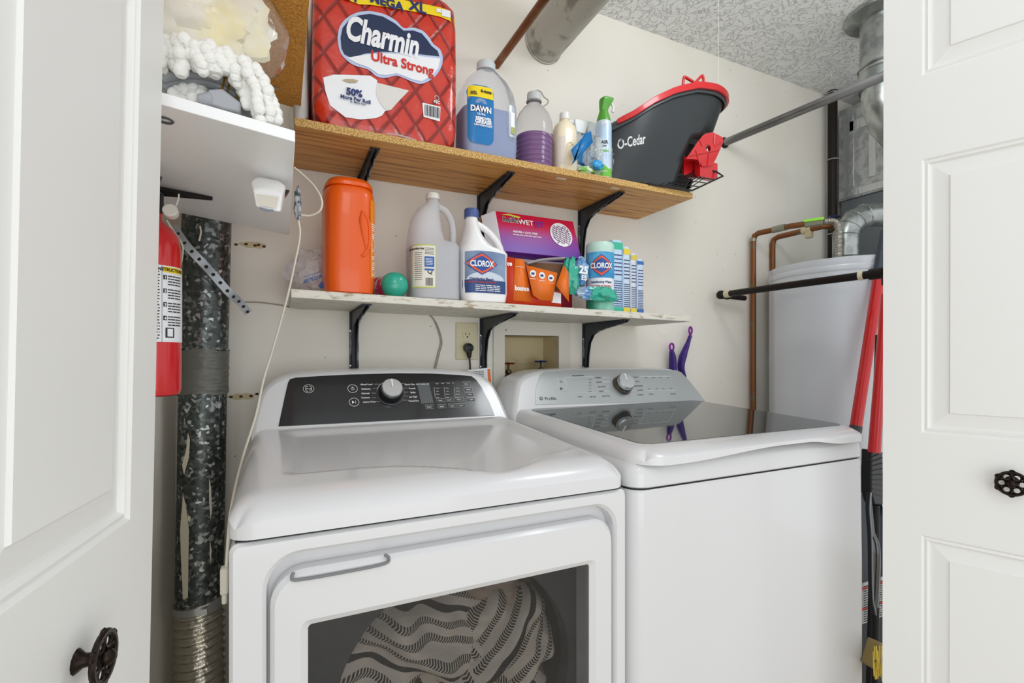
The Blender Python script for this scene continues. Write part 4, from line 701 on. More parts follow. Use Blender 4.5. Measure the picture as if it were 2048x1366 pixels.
m = MB(); m.grid(lambda i, j: S(x0 + (x1 - x0) * i, z0 + (z1 - z0) * .30 * j, .0012), 24, 2, 0); m.grid(lambda i, j: S(x0 + .006 + (x1 - x0 - .012) * i, z0 + (z1 - z0) * (.31 + .20 * sin(pi * i) ** .5 * j), .0014), 24, 2, 1); it.b('label_bands', m, [mat('band_navy', '2d4a80', .35), mat('band_pale', 'ccd6e2', .4)], lb0)
def diamond(it, S, uc, vc, w_, h_, e, mi, m, k=.22):
    x, z = it.px(uc, vc); out = []
    for i in range(40):
        t = 2 * pi * i / 40; c, s = cos(t), sin(t); d = 1 / (abs(c) + abs(s)) ; d = d * (1 - k) + k * .9; out.append(S(x + w_ * c * d, z + h_ * s * d, e))
    ctr = S(x, z, e); m.add([ctr] + out, [(0, i + 1, (i + 1) % 40 + 1) for i in range(40)], mi)
blu = mat('logo_blue', '1d4f9e', .35); ora = mat('logo_orange', 'e4572a', .35)
def logo(it, S, u, v, W, H, par, txt_px):
    m = MB(); diamond(it, S, u, v, W * 1.08, H * 1.12, .0022, 0, m); lgo = it.b('logo', m, blu, par); m = MB(); diamond(it, S, u, v, W, H, .0028, 0, m); it.b('logo_band', m, ora, lgo); m = MB(); diamond(it, S, u, v, W * .8, H * .76, .0034, 0, m); it.b('logo_field', m, blu, lgo)
    m = MB(); x, z = it.px(u, v); m.text('CLOROX', txt_px, mapper(S, x, z - txt_px * .36, .0042), bold=.035, sx=.72); it.b('logo_lettering', m, ink, lgo)
logo(it, S, 964, 527, .046, .030, lb0, .0235)
m = MB(); xt, zt_ = it.px(964, 560); m.text('Disinfecting Bleach', .0095, mapper(S, xt, zt_, .003), bold=.03); it.b('lettering', m, inkn, lb0); m = MB(); m.text('KILLS 99.9% OF GERMS AND BACTERIA', .0052, mapper(S, xt, zt_ - .008, .003), bold=.03); it.b('lettering', m, inkr, lb0); m = MB(); lines(m, lambda a, c: S(a, c, .003), x0 + .03, x1 - .02, z0 + .004, z0 + .024, 4, 0, .4); it.b('label_print', m, ink, lb0)
# pad refill box, leaning back
it = thing('mop_pad_box', 'magenta and purple carton of floor mop pads lying behind the orange box', 'box', (.76, 1.50, LZ(.76))); m = MB()
TL, TR = P(990, 414, 1.45), P(1146, 450, 1.45); BR, BL = P(1157, 524, 1.40), P(1000, 494, 1.40); TR.z = TL.z = (TL.z + TR.z) / 2 ; zb_ = (BL.z + BR.z) / 2; BL.z = BR.z = zb_; BL.x = TL.x + .003; BR.x = TR.x + .003
Ux = (TR - TL).normalized(); dn = (BL - TL).normalized(); nn = Ux.cross(dn).normalized(); nn = nn if nn.y > 0 else -nn; dep = .10
m.loft([[TL, TR, BR, BL], [p + nn * dep for p in (TL, TR, BR, BL)]], True)
cg = mat('carton_pink', 'c0134f', .35); T = NT(cg); b = T.n['Principled BSDF']; tc = T.add('ShaderNodeTexCoord'); sp = T.add('ShaderNodeSeparateXYZ'); T.ln(tc.outputs['Object'], sp.inputs[0]); mr = T.add('ShaderNodeMapRange'); T.ln(sp.outputs[2], mr.inputs[0]); mr.inputs[1].default_value = BL.z - LZ(.76); mr.inputs[2].default_value = TL.z - LZ(.76); T.ln(ramp(T, mr.outputs[0], [(.12, '6a2fa0'), (.42, '8a2a8c'), (.68, 'c4124a'), (1, 'cc1238')]), b.inputs['Base Color'])
ct = build('carton', m, cg, it, bevel=.0015); fp = lambda a, c, e=.0012: TL + Ux * a + dn * c - nn * e; Wd = (TR - TL).length; Hd = (BL - TL).length
m = MB(); m.text('WET', .026, lambda a, c: fp(.105 + a, .040 - c, .002), bold=.02); m.text('ABSORB + LOCK STRIP', .011, lambda a, c: fp(.095 + a, .075 - c, .002), bold=.02, sx=.8); m.text('ABSORBS AND LOCKS DIRT DEEP IN PAD', .007, lambda a, c: fp(.1 + a, .085 - c, .002), bold=.02, sx=.8); m.text('Swiffer', .030, lambda a, c: fp(.050 + a, .038 - c, .0018), bold=.03, shear=.2, sx=.75); build('lettering', m, ink, ct)
m = MB(); m.text('Swiffer', .030, lambda a, c: fp(.050 + a, .038 - c, .003), bold=.0, shear=.2, sx=.75); build('lettering', m, inkb, ct); m = MB(); m.text('JET', .026, lambda a, c: fp(.155 + a, .040 - c, .002), bold=.02); build('lettering', m, mat('ink_violet', '5a3fb4', .4), ct); m = MB(); m.poly([fp(.02, .012, .0014), fp(.05, .006, .0014), (fp(.09, .012, .0014)), fp(.082, .018, .0014), fp(.05, .012, .0014)]); build('leaf_mark', m, mat('ink_lime', 'd6e24a', .4), ct)
m = MB(); m.poly([fp(Wd * .79 + .042 * cos(2 * pi * k / 40), Hd * .42 + .046 * sin(2 * pi * k / 40), .0018) for k in range(40)]); dsc = build('round_picture', m, ws, ct); m = MB()
for k in range(9):
    o_ = -.03 + k * .0075; L = [fp(Wd * .79 + x, Hd * .42 + o_ + .004 * sin(x * 300 + k), .003) for x in [(-1 + 2 * i / 12) * sqrt(max(0, .04 ** 2 - o_ * o_)) * .92 for i in range(13)]]; m.tube(L, .0009, 4)
    for i in range(1, 12, 2): m.tube([L[i], L[i] + dn * .006], .0006, 4)
build('weave_lines', m, mat('line_plum', '7d2f6e', .5), dsc)
m = MB(); m.prism([TL, BL, BL + nn * .035 - Ux * .035, TL + nn * .035 - Ux * .035], Ux * .001); build('end_flap', m, ws, ct); m = MB(); m.prism([TL + nn * .004, TL + nn * .05 - Ux * .05 + dn * .004, TL + nn * .085 - Ux * .045 + dn * .02, TL + nn * .09], dn * .0012); build('top_flap', m, mat('cardboard', '9c7b52', .8), ct, label='brown cardboard flap')
m = MB(); m.b2((TL.x + .02, 1.455, LZ(.8) + .002), (TR.x, 1.585, zb_ - .012)); m.b2((TL.x + .03, 1.43, zb_ - .022), (TR.x - .01, 1.59, zb_ - .012), 1); sb = thing('storage_box', 'dull red carton hidden behind the orange box, under the magenta carton', 'box', (.76, 1.52, LZ(.76))); build('carton', m, [mat('carton_red', 'a8163a', .4), mat('carton_edge', 'c9b9c0', .5)], sb, bevel=.001)
# orange dryer-sheet box torn open
ob = thing('dryer_sheet_box', 'torn-open orange and red box of dryer sheets on the lower shelf', 'box', (.73, 1.37, LZ(.73))); b1 = lambda u, v, Y=1.325: P(u, v, Y); zb2 = LZ(.73) + .001
def floorz(p): return Vector((p.x, p.y, zb2))
ored = mat('carton_orange_red', 'd23a14', .4); oor = mat('carton_orange', 'ec7420', .4); inn = mat('carton_inside', '6a4a34', .8)
a = floorz(b1(1016, 600)); c = floorz(b1(1122, 607)); Wv = (c - a); hgt = P(1040, 516, 1.325).z - zb2; m = MB(); dpt = Vector((0, .09, 0))
m.loft([[a, c, c + dpt, a + dpt], [p + Vector((0, 0, hgt * .36)) for p in (a, c, c + dpt, a + dpt)]], False); m.poly([a, c, c + dpt, a + dpt]); tA = Vector((0, 0, hgt)); w1_ = Wv * .30
m.poly([a, a + w1_, a + w1_ * .95 + tA * .97, a + tA]); m.poly([a, a + dpt, a + dpt + tA * .95, a + tA]); m.poly([a + dpt, c + dpt, c + dpt + tA * .6, a + dpt + tA * .95]); cb = build('carton', m, ored, ob, solid=.0015)
m = MB(); m.poly([b1(1026, 601, 1.322), b1(1064, 604, 1.322), b1(1057, 565, 1.322), b1(1048, 520, 1.322), b1(1030, 516, 1.322)]); build('front_panel', m, oor, ob, solid=.001)
m = MB(); m.poly([b1(1052, 530, 1.318), b1(1115, 546, 1.312), b1(1105, 602, 1.305), b1(1080, 600, 1.305), b1(1066, 590, 1.306)]); fl = build('torn_flap', m, oor, ob, solid=.001)
m = MB(); m.poly([b1(1127, 530, 1.315), b1(1137, 545, 1.30), b1(1138, 604, 1.285), b1(1112, 571, 1.30)]); build('torn_flap', m, oor, ob, solid=.001)
m = MB(); m.poly([b1(1060, 525, 1.36), b1(1128, 528, 1.36), b1(1118, 600, 1.36), b1(1066, 596, 1.36)]); build('inside', m, inn, ob, solid=.001)
m = MB(); pf = plane(b1(1044, 581, 1.3205), (1, 0, -.02), (0, 0, 1)); m.text('bounce', .020, pf, bold=.045, sx=.8); pf2 = plane(b1(1019, 531, 1.322), (1, 0, 0), (0, 0, 1)); m.text('ce', .018, pf2, bold=.04); lines(m, plane(b1(1032, 534, 1.3205), (1, 0, 0), (0, 0, 1)), 0, .03, 0, .003, 1)
build('brand_lettering', m, ink, ob)
for u, v in ((1066, 547), (1084, 551), (1102, 556)):
    m = MB(); q = b1(u, v, 1.309); m.poly([q + Vector((.0105 * cos(t * pi / 10), 0, .0105 * sin(t * pi / 10))) for t in range(20)]); m.box(q - Vector((0, 0, .016)), (.018, .0004, .0016)); ic = build('round_icon', m, ws, ob)
    m = MB(); m.box(b1(u, v, 1.3075), (.010, .0005, .006)); build('icon_print', m, inkn, ic)
m = MB(); m.poly([b1(1103, 605, 1.3225), b1(1122, 607, 1.3225), b1(1122, 587, 1.3225), b1(1106, 583, 1.3225)]); build('white_patch', m, ws, ob)
m = MB(); m.tube([b1(1052, 528, 1.365), b1(1085, 520, 1.365), b1(1127, 517, 1.37)], .012, 8, flat=.4, sm=3); build('sheet_stack', m, mat('sheet_grey', 'b7b3b6', .6), ob)
# teal crumpled wrap
tl = mat('teal_film', '2fae93', .25, coat=.5, bump=.6, bscale=30); bf = mat('blue_film', '4f8fc8', .25, coat=.5, bump=.8, bscale=40, col2='d5e4f0', nscale=16); tw_ = thing('torn_teal_wrap', 'crumpled teal and blue plastic wrapper between the orange box and the wipes', 'plastic wrap', (.89, 1.33, LZ(.89)))
def blob(u, v, Y, sx, sz, seed, mt, nm='wrapper'): c_ = P(u, v, Y); c_.z = max(c_.z, LZ(c_.x) + sz * .99 + .001); build(nm, crumple(c_, sx, .02, sz, seed, 20, 16, .35), mt, tw_, ang=18)
blob(1141, 557, 1.345, .026, .052, 5, tl); blob(1162, 545, 1.36, .022, .045, 15, bf); blob(1180, 588, 1.33, .048, .02, 25, bf); blob(1205, 590, 1.32, .05, .022, 35, tl)
m = MB(); m.text('25', .034, plane(P(1167, 547, 1.325), (1, 0, -.1), (.1, 0, 1)), bold=.04); m.text('ES', .022, plane(P(1168, 560, 1.325), (1, 0, -.1), (.1, 0, 1)), bold=.04); build('wrapper_print', m, ink, tw_)
# wipes canister
it = Item('wipes_canister', 'cylindrical tub of disinfecting wipes with white lid and diamond logo', 'canister', .976, 1.371, LZ(.976), 1.335); m = MB(); rC = .047; m.lathe([(rC * .94, 0), (rC, .004), (rC, .20)], (0, 0, 0), 44); it.b('tub', m, ws); CW = lambda x, z, e=.0008: Vector(((rC + e) * sin(x / rC - .55), -(rC + e) * cos(x / rC - .55), z))
m = MB(); m.lathe([(rC * 1.01, .198), (rC * 1.02, .206), (rC * 1.0, .224), (rC * .9, .231), (rC * .86, .231)], (0, 0, 0), 44); it.b('lid', m, mat('lid_mint', 'bfe0d4', .3)); m = MB(); m.grid(lambda i, j: CW(-.066 + .132 * i, .110 + .086 * j), 30, 2); lbw = it.b('label', m, mat('label_cyan', '2e8fc6', .3, col2='5fb4dc', nscale=12))
m = MB(); m.grid(lambda i, j: CW(-.062 + .124 * i, .004 + .05 * j, .0006), 30, 2); it.b('green_band', m, mat('label_seagreen', '2da383', .3, col2='8fd0bc', nscale=10), lbw); Item.px2 = Item.px; it.px = lambda u, v: (u, v)
logo(it, CW, .002, .150, .038, .034, lbw, .024); m = MB(); m.text('Disinfecting Wipes', .0095, lambda a, c: CW(.002 + a, .093 + c, .002), bold=.03); it.b('lettering', m, inkn, lbw); m = MB(); m.text('KILLS 99.9% OF VIRUSES &', .0065, lambda a, c: CW(.002 + a, .080 + c, .002), bold=.04); m.text('BACTERIA', .006, lambda a, c: CW(.002 + a, .071 + c, .002), bold=.04); it.b('lettering', m, inkr, lbw)
# wrapped packs
for k, (u0, u1, vt, cA, cB, lab) in enumerate(((1224, 1246, 480, '2fb594', 'bcd6ee', 'teal-topped wipes pack touching the canister'), (1246, 1261, 493, 'e6cb2c', 'c7d9ea', 'yellow-topped wipes pack, second from the canister'), (1261, 1274, 506, 'd9c13a', 'd0d8e0', 'narrow yellow-edged wipes pack, third from the canister'), (1274, 1288, 518, '2d63ae', 'c3d2e6', 'blue-topped wipes pack at the far right of the row'))):
    yf = 1.364 + .003 * k; a = P(u0 + .5, 600, yf); c = P(u1 - .3, 600, yf); zt3 = P((u0 + u1) / 2, vt, yf).z; z0 = LZ(a.x) + .0005; r = thing('wipes_pack', 'tall printed ' + lab, 'wipes pack', ((a.x + c.x) / 2, yf + .05, z0), group='wipes packs at the right of the lower shelf')
    m = MB(); rings = []; wv = c.x - a.x
    for z, q in ((z0, .8), (z0 + .006, 1), (zt3 - .01, 1), (zt3, .85)): rings.append([Vector((a.x + wv / 2 + (p.x) * q, yf + .04 + p.y * (1 if q == 1 else .97), z)) for p in rrect(-wv / 2, -.04, wv / 2, .04, min(.008, wv * .3), 4, 0, 'xy')])
    m.loft(rings); bd = build('pack_body', m, mat('pack_' + cB, cB, .3, coat=.4, bump=.3, bscale=25), r)
    m = MB(); m.b2((a.x + .001, yf - .0008, zt3 - .032 + .004 * k), (c.x - .001, yf + .001, zt3 - .008)); build('pack_top', m, mat('pack_top_' + cA, cA, .3, coat=.4), bd)
    m = MB(); fn = lambda x, z: Vector((x, yf - .0014, z)); lines(m, fn, a.x + .003, c.x - .003, z0 + .02, z0 + (zt3 - z0) * .45, 12, 0, .4, k); lines(m, fn, a.x + .003, c.x - .003, z0 + (zt3 - z0) * .5, z0 + (zt3 - z0) * .82, 6, 0, .3, k + 9); build('pack_print', m, inkn, bd)
    m = MB(); m.b2((a.x + .001, yf - .0006, z0 + .003), (c.x - .001, yf + .001, z0 + .020)); build('pack_foot', m, mat('pack_top_' + ('2fb594' if k == 0 else ('e6cb2c' if k < 3 else '2d63ae')), cA, .3), bd)
# ---------------- wall fittings ----------------
# recessed supply box with valves
tan = mat('box_tan', 'cfc19a', .6, col2='a88a58', nscale=7, nlo=.5, nhi=.75)
sb = thing('supply_box', 'recessed beige laundry supply box with off-white trim frame behind the washer', 'supply box', ((bx0 + bx1) / 2, YW, bz0)); fr_ = P(985, 640, YW); f2 = P(1140, 645, YW); m = MB(); bx = lambda x0, z0, x1, z1, y: [Vector(p) for p in ((x0, y, z0), (x1, y, z0), (x1, y, z1), (x0, y, z1))]
zt_, zb_ = fr_.z, P(1000, 812, YW).z; m.loft([bx(fr_.x, zb_, f2.x, zt_, YW - .001), bx(fr_.x + .002, zb_ + .002, f2.x - .002, zt_ - .002, YW - .006), bx(bx0 + .002, bz0 + .002, bx1 - .002, bz1 - .002, YW - .007), bx(bx0 + .003, bz0 + .003, bx1 - .003, bz1 - .003, YW + .10)], False); build('trim_frame', m, mat('trim_paint', 'dedacd', .55), sb)
m = MB(); m.loft([bx(bx0 + .004, bz0 + .004, bx1 - .004, bz1 - .004, YW + .002), bx(bx0 + .006, bz0 + .006, bx1 - .012, bz1 - .006, YW + .098)], False); m.poly(bx(bx0 + .006, bz0 + .006, bx1 - .012, bz1 - .006, YW + .098)); m.box(((bx0 + bx1) / 2, YW + .096, bz1 - .105), (bx1 - bx0 - .02, .003, .002)); build('box_liner', m, tan, sb)
m = MB()
for u, v in ((1012, 660), (1011, 793)): m.lathe([(.003, 0), (.002, .0012)], P(u, v, YW - .0065), 8, 0, rotM('X', 90))
build('screw_hole', m, dgrey, sb)
def valve(u, v, col, lab):
    c_ = P(u, v, YW + .04); r = thing('shutoff_valve', lab, 'valve', (c_.x, c_.y, c_.z - .06), group='water valves in the recessed box'); cm = mat('wheel_' + col, col, .35, metal=.3)
    m = MB(); m.torus(c_, .019, .0032, None, 24, 6); m.lathe([(.006, -.004), (.006, .004)], c_, 10)
    for k in range(5): a = 2 * pi * k / 5; m.tube([c_, c_ + Vector((.019 * cos(a), .019 * sin(a), 0))], .0022, 6); m.ball(c_ + Vector((.021 * cos(a), .021 * sin(a), 0)), .0045, 8)
    build('hand_wheel', m, cm, r); m = MB(); m.lathe([(.004, -.002), (.004, -.022), (.010, -.024), (.012, -.034), (.008, -.038), (.013, -.046), (.015, -.06), (.012, -.075), (.014, -.085)], c_, 14); m.tube([c_ + Vector((0, 0, -.055)), c_ + Vector((0, .05, -.055))], .010, 10); build('valve_body', m, mat('old_brass', '5d5038', .4, metal=.8), r); return c_
v1 = valve(1017, 727, '7a1d24', 'red-wheeled water valve at the left of the recessed box'); v2 = valve(1082, 723, '223a78', 'blue-wheeled water valve at the right of the recessed box')
m = MB(); m.lathe([(.012, -.13), (.012, -.085)], v1, 12); q = v1 + Vector((0, 0, -.055)); p_ = [q + Vector((.004, -.012, 0)), q + Vector((.02, -.03, -.006)), q + Vector((.05, -.045, -.03)), q + Vector((.09, -.045, -.09))]
single('supply_hose', MB().tube(p_, .0105, 12, sm=6), mat('braided_hose', 'a8a39a', .3, metal=.8, bump=.8, bscale=300), 'braided steel hose curving from the red-wheeled valve behind the washer', 'hose')
# outlet
oc = (P(911, 645, YW), P(955, 719, YW)); oy = YW - .005; ol = thing('electrical_outlet', 'ivory duplex wall outlet between two lower brackets', 'outlet', ((oc[0].x + oc[1].x) / 2, YW, oc[1].z)); ivo = mat('ivory', 'd9d0ad', .4); ox = (oc[0].x + oc[1].x) / 2; m = MB(); m.b2((oc[0].x, YW - .0055, oc[1].z), (oc[1].x, YW - .0003, oc[0].z)); build('cover_plate', m, ivo, ol, bevel=.002)
for zc in (P(934, 670, YW).z, P(934, 700, YW).z):
    m = MB(); m.loft([[Vector((ox + .017 * cos(t * pi / 12) , YW - .0054 - d, zc + max(-.0135, min(.0135, .017 * sin(t * pi / 12))))) for t in range(24)] for d in (0, .0025)]); rc = build('receptacle', m, ivo, ol)
    m = MB(); m.box((ox - .0065, YW - .0082, zc + .003), (.002, .001, .009)); m.box((ox + .0065, YW - .0082, zc + .003), (.002, .001, .007)); m.lathe([(.0028, 0), (.0028, .0008)], (ox, YW - .0079, zc - .007), 10, 0, rotM('X', 90)); build('slot', m, dgrey, rc)
m = MB(); m.lathe([(.003, 0), (.002, .001)], (ox, YW - .0055, (P(934, 685, YW).z)), 8, 0, rotM('X', 90)); build('screw', m, steel, ol)
zc = P(934, 696, YW).z; pl_ = thing('dryer_power_cord', 'black three-prong plug and cord in the lower socket of the ivory outlet', 'power cord', (ox, YW - .02, zc - .02)); m = MB(); m.lathe([(.0165, .001), (.017, .012), (.0145, .022), (.006, .025)], (ox, YW - .009, zc), 20, 0, rotM('X', 90)); m.tube([(ox, YW - .022, zc), (ox + .001, YW - .023, zc - .02), (ox + .002, YW - .022, zc - .034)], [.0125, .009, .006], 10); m.torus((ox, YW - .034, zc + .001), .008, .0012, rotM('X', 90), 16, 5); build('plug', m, black, pl_)
m = MB(); m.tube([(ox + .002, YW - .022, zc - .03), (ox + .005, YW - .022, zc - .07), (ox + .004, YW - .025, zc - .13)], .0035, 8, sm=5); build('cord', m, black, pl_)
# tag behind the dryer console
tg = thing('warning_tag', 'white and orange paper tag hanging behind the dryer console beside the recessed box', 'tag', (P(962, 770, 1.56).x, 1.56, P(962, 770, 1.56).z)); q = [P(935, 740, 1.56), P(981, 735, 1.56), P(984, 768, 1.56), P(945, 775, 1.56)]; m = MB(); m.prism(q, (0, .0006, 0)); tb = build('paper', m, ws, tg); m = MB(); m.prism([P(975, 738, 1.559), P(980, 737.5, 1.559), P(982.5, 766, 1.559), P(977, 767, 1.559)], (0, .0003, 0)); build('orange_strip', m, oor, tb); m = MB(); lines(m, plane(P(942, 768, 1.559), (1, 0, .02), (0, 0, 1)), .008, .048, 0, .045, 8); build('tag_print', m, inkb, tb)
# small marks on the wall: two label strips, thin wire, rusty spots
m = MB(); m.box(P(786, 693, YW - .0006), (.029, .001, .009)); single('label_holder', m, wallm, 'thin beige adhesive strip on the wall, upper of two above the dryer dial', 'adhesive strip'); m = MB(); m.box(P(783, 724, YW - .0006), (.029, .001, .009)); single('label_holder', m, wallm, 'thin beige adhesive strip on the wall, lower of two above the dryer dial', 'adhesive strip')
wp_ = [(485, 604), (520, 605), (560, 610), (600, 617), (700, 619), (740, 618), (770, 624), (800, 627), (835, 626), (860, 631), (872, 650), (881, 682), (876, 705), (868, 738)]; m = MB(); m.tube([P(u, v, YW - .003) for u, v in wp_], .0018, 6, sm=4); m.tube([P(u + 3, v + 1, YW - .003) for u, v in wp_[9:]], .0016, 6, sm=4); single('thin_wire', m, mat('wire_beige', 'a49a8c', .6), 'thin painted wire tacked across the back wall below the lower shelf', 'wire')
rust = mat('rust_spot', '4a3018', .8); halo = mat('glue_halo', 'd2c39c', .7)
for lab, L, hx in (('upper row of rusty screw holes beside the galvanised duct', ((472, 489), (492, 488), (510, 491), (517, 490), (528, 493)), (507, 490)), ('lower row of rusty screw holes left of the dryer console', ((462, 794), (482, 793), (502, 792), (514, 788)), (485, 793))):
    m = MB(); c_ = P(*hx, YW - .0006); m.add([c_ + Vector((.03 * cos(t * pi / 8) * (1 + .2 * (t % 3)), 0, .008 * sin(t * pi / 8) * (1 + .3 * (t % 2)))) for t in range(16)], [tuple(range(16))], 1)
    for u, v in L: c_ = P(u, v, YW - .0015); m.add([c_ + Vector((.0045 * cos(t * pi / 4) * (1 + .3 * (t % 2)), 0, .0035 * sin(t * pi / 4))) for t in range(8)], [tuple(range(8))], 0)
    tag(build('rusty_mark', m, [rust, halo]), lab, 'wall mark')
pch = mat('plaster_patch', 'eeeae0', .5, bump=.4, bscale=25)
for L, lab in ((((1576, 326), (1598, 320), (1624, 334), (1618, 372), (1606, 440), (1584, 438), (1578, 380)), 'lighter smeared plaster patch high on the wall right of the bucket'), (((1312, 618), (1330, 606), (1360, 612), (1376, 640), (1368, 668), (1330, 672), (1310, 650)), 'lighter plaster patch on the wall above the purple brushes')):
    m = MB(); m.poly(SM([P(u, v, YW - .0006).xz[:] for u, v in L]) and [Vector((p.x, YW - .0006, p.y)) for p in SM([tuple(P(u, v, YW).xz) for u, v in L])]); single('plaster_patch', m, pch, lab, 'wall patch')
# purple brushes leaning behind the washer
for nm, L, rr_, lab, e in (('a', ((1343, 700), (1345, 715), (1346, 745), (1348, 800)), (.010, .017, .020, .014), 'shorter purple-handled brush behind the washer console', (1343.5, 694)), ('b', ((1380, 672), (1376, 685), (1366, 712), (1362, 735), (1368, 760), (1375, 810)), (.008, .011, .019, .017, .014, .011), 'taller curved purple-handled brush behind the washer console', (1381, 661))):
    r = thing('cleaning_brush', lab, 'brush', tuple(P(*L[-1], 1.57)), group='purple brushes behind the washer'); pr = mat('purple_grip', '3a1a78', .45, bump=.4, bscale=120); m = MB(); m.tube([P(u, v, 1.57) for u, v in L], list(rr_), 12, sm=5, flat=.7); build('grip', m, pr, r); m = MB(); Mq = rotM('X', 90) @ rotM('Y', 18 if nm == 'b' else 8); m.torus(P(*e, 1.57), .0145, .0045, Mq, 20, 8, 0, .85); c0_ = P(*L[0], 1.57); m.tube([P(*e, 1.57) - Vector((.0, 0, .012)), c0_ - Vector((0, 0, .008))], [.006, .0105], 10, flat=.7); build('hanging_loop', m, mat('magenta_purple', '8a2a9e', .35), r, label='brighter magenta-purple loop end')
# ---------------- left side: boards on the left wall ----------------
lam = mat('white_laminate', 'f2f3f4', .35); cork = mat('particle_board', 'dba14a', .85, col2='b47c33', nscale=260, nlo=.42, nhi=.62, bump=.5, bscale=160)
def board(x0, x1, y0, y1, zr, th, m_, nm, lab, cat):
    m = MB(); f = lambda x, y, t: (x, y, zr + (x1 - x) * .12 + t); m.add([f(x, y, t) for x in (x0, x1) for y in (y0, y1) for t in (0, th)], [(0, 2, 3, 1), (4, 5, 7, 6), (0, 1, 5, 4), (2, 6, 7, 3), (0, 4, 6, 2), (1, 3, 7, 5)]); return single(nm, m, m_, lab, cat, bevel=.001)
WS = lambda x: CZ + .309 + (.02 - x) * .12
board(XL + .002, .0185, .773, 1.376, CZ + .309, .0165, lam, 'white_shelf_board', 'white laminate shelf sagging off the left wall under the mop head', 'shelf')
board(XL + .002, .046, .62, 1.38, CZ + .637, .02, cork, 'particle_board_shelf', 'brown particle board shelf high on the left wall beside the red pack', 'shelf')
def arm(y, z, lab, x1, nm='wall_bracket'):
    r = thing(nm, lab, 'bracket', (XL, y, z - .2)); m = MB(); a = Vector((XL + .004, y, z)); b_ = Vector((x1, y, WS(x1) - .004)); m.tube([a, b_], [.012, .004], 4, up=(0, 1, 0)); build('arm', m, black, r); m = MB(); m.b2((XL + .001, y - .012, z - .2), (XL + .005, y + .012, z + .01)); build('wall_plate', m, black, r)
pa = P(425, 424, 1.17); arm(1.17, WS(XL) - .016, 'black bracket arm under the white laminate shelf', pa.x)
m = MB(); c_ = P(330, 256, .82); m.torus((c_.x, .82, WS(c_.x) - .002), .009, .0016, None, 18, 6); single('cable_grommet', m, mat('grommet_grey', '4b4f52', .4), 'small dark grey grommet in the underside of the white shelf', 'grommet')
# motion light under the shelf
ml = thing('motion_light', 'small white motion-sensor night light stuck under the white shelf', 'night light', tuple(P(537, 390, .92))); pc = P(538, 392, .92); zs_ = WS(pc.x); lw = mat('light_white', 'f1f1f0', .3); m = MB(); rz_ = Matrix.Rotation(R(-8), 3, 'Y')
def lp(u, v, y): q = P(u, v, y); return q
A1 = [lp(502, 362, .93), lp(514, 355, .93), lp(556, 362, .93), lp(572, 372, .93), lp(570, 386, .93), lp(504, 378, .93)]; A2 = [lp(503, 364, .905), lp(514, 358, .905), lp(556, 365, .905), lp(570, 375, .905), lp(562, 425, .905), lp(512, 415, .905)]
m.loft([[lp(503, 362, .96), lp(514, 353, .96), lp(556, 361, .96), lp(570, 370, .96), lp(566, 410, .96), lp(508, 400, .96)], [lp(502, 363, .92), lp(514, 356, .92), lp(557, 363, .92), lp(572, 374, .92), lp(563, 426, .92), lp(510, 416, .92)], [lp(506, 380, .90), lp(520, 377, .90), lp(552, 382, .90), lp(565, 389, .90), lp(560, 424, .90), lp(513, 413, .90)]]); bd = build('body', m, lw, ml, bevel=.003, bseg=3)
m = MB(); m.poly([lp(513, 388, .897), lp(557, 394, .897), lp(552, 417, .897), lp(517, 410, .897)]); build('lens', m, mat('lens_warm', 'd6d0c2', .2), bd); m = MB(); m.tube([lp(520, 416, .898), lp(534, 421, .896), lp(546, 421, .898)], .0018, 6, sm=4); build('sensor_slot', m, mat('slot_grey', '7e889c', .4), bd); m = MB(); m.prism([lp(570, 379, .935), lp(579, 380, .935), lp(570, 394, .935)], (0, .01, 0)); build('mounting_wedge', m, black, bd)
# white cord
cr_ = mat('white_cord', 'e6e1d2', .4); cord = thing('power_cord', 'off-white flat cord looping from the white shelf edge down the dryer left side', 'cord', tuple(P(470, 980, 1.1))); m = MB(); Ys = [1.28, 1.28, 1.27, 1.26, 1.26, 1.27, 1.27, 1.27]; L = ((588, 335), (606, 350), (628, 372), (643, 398), (641, 420), (622, 431), (600, 430)); m.tube([P(u, v, y) for (u, v), y in zip(L, Ys)], .0042, 8, sm=6, flat=.6)
L = ((597, 442), (600, 470), (591, 520), (573, 600), (545, 700), (527, 760), (512, 830), (490, 900), (474, 960), (464, 1010), (459, 1045), (452, 1140)); Ys = (1.27, 1.27, 1.28, 1.29, 1.30, 1.30, 1.27, 1.2, 1.1, 1.0, .96, .96); m.tube([P(u, v, y) for (u, v), y in zip(L, Ys)], .0045, 8, sm=6, flat=.6); build('cable', m, cr_, cord); m = MB(); c_ = P(449, 1160, .96); m.box(c_, (.012, .02, .045)); m.box(c_ + Vector((0, 0, -.03)), (.008, .012, .02)); build('plug', m, cr_, cord, bevel=.003)
m = crumple(P(595, 412, 1.26), .007, .008, .032, 5, 14, 14, .5); single('tape_wad', m, mat('wad_grey', 'b8bcc2', .4, col2='55636f', nscale=60, nlo=.5, nhi=.55), 'grey crumpled wad of tape holding the white cord at the shelf edge', 'tape')
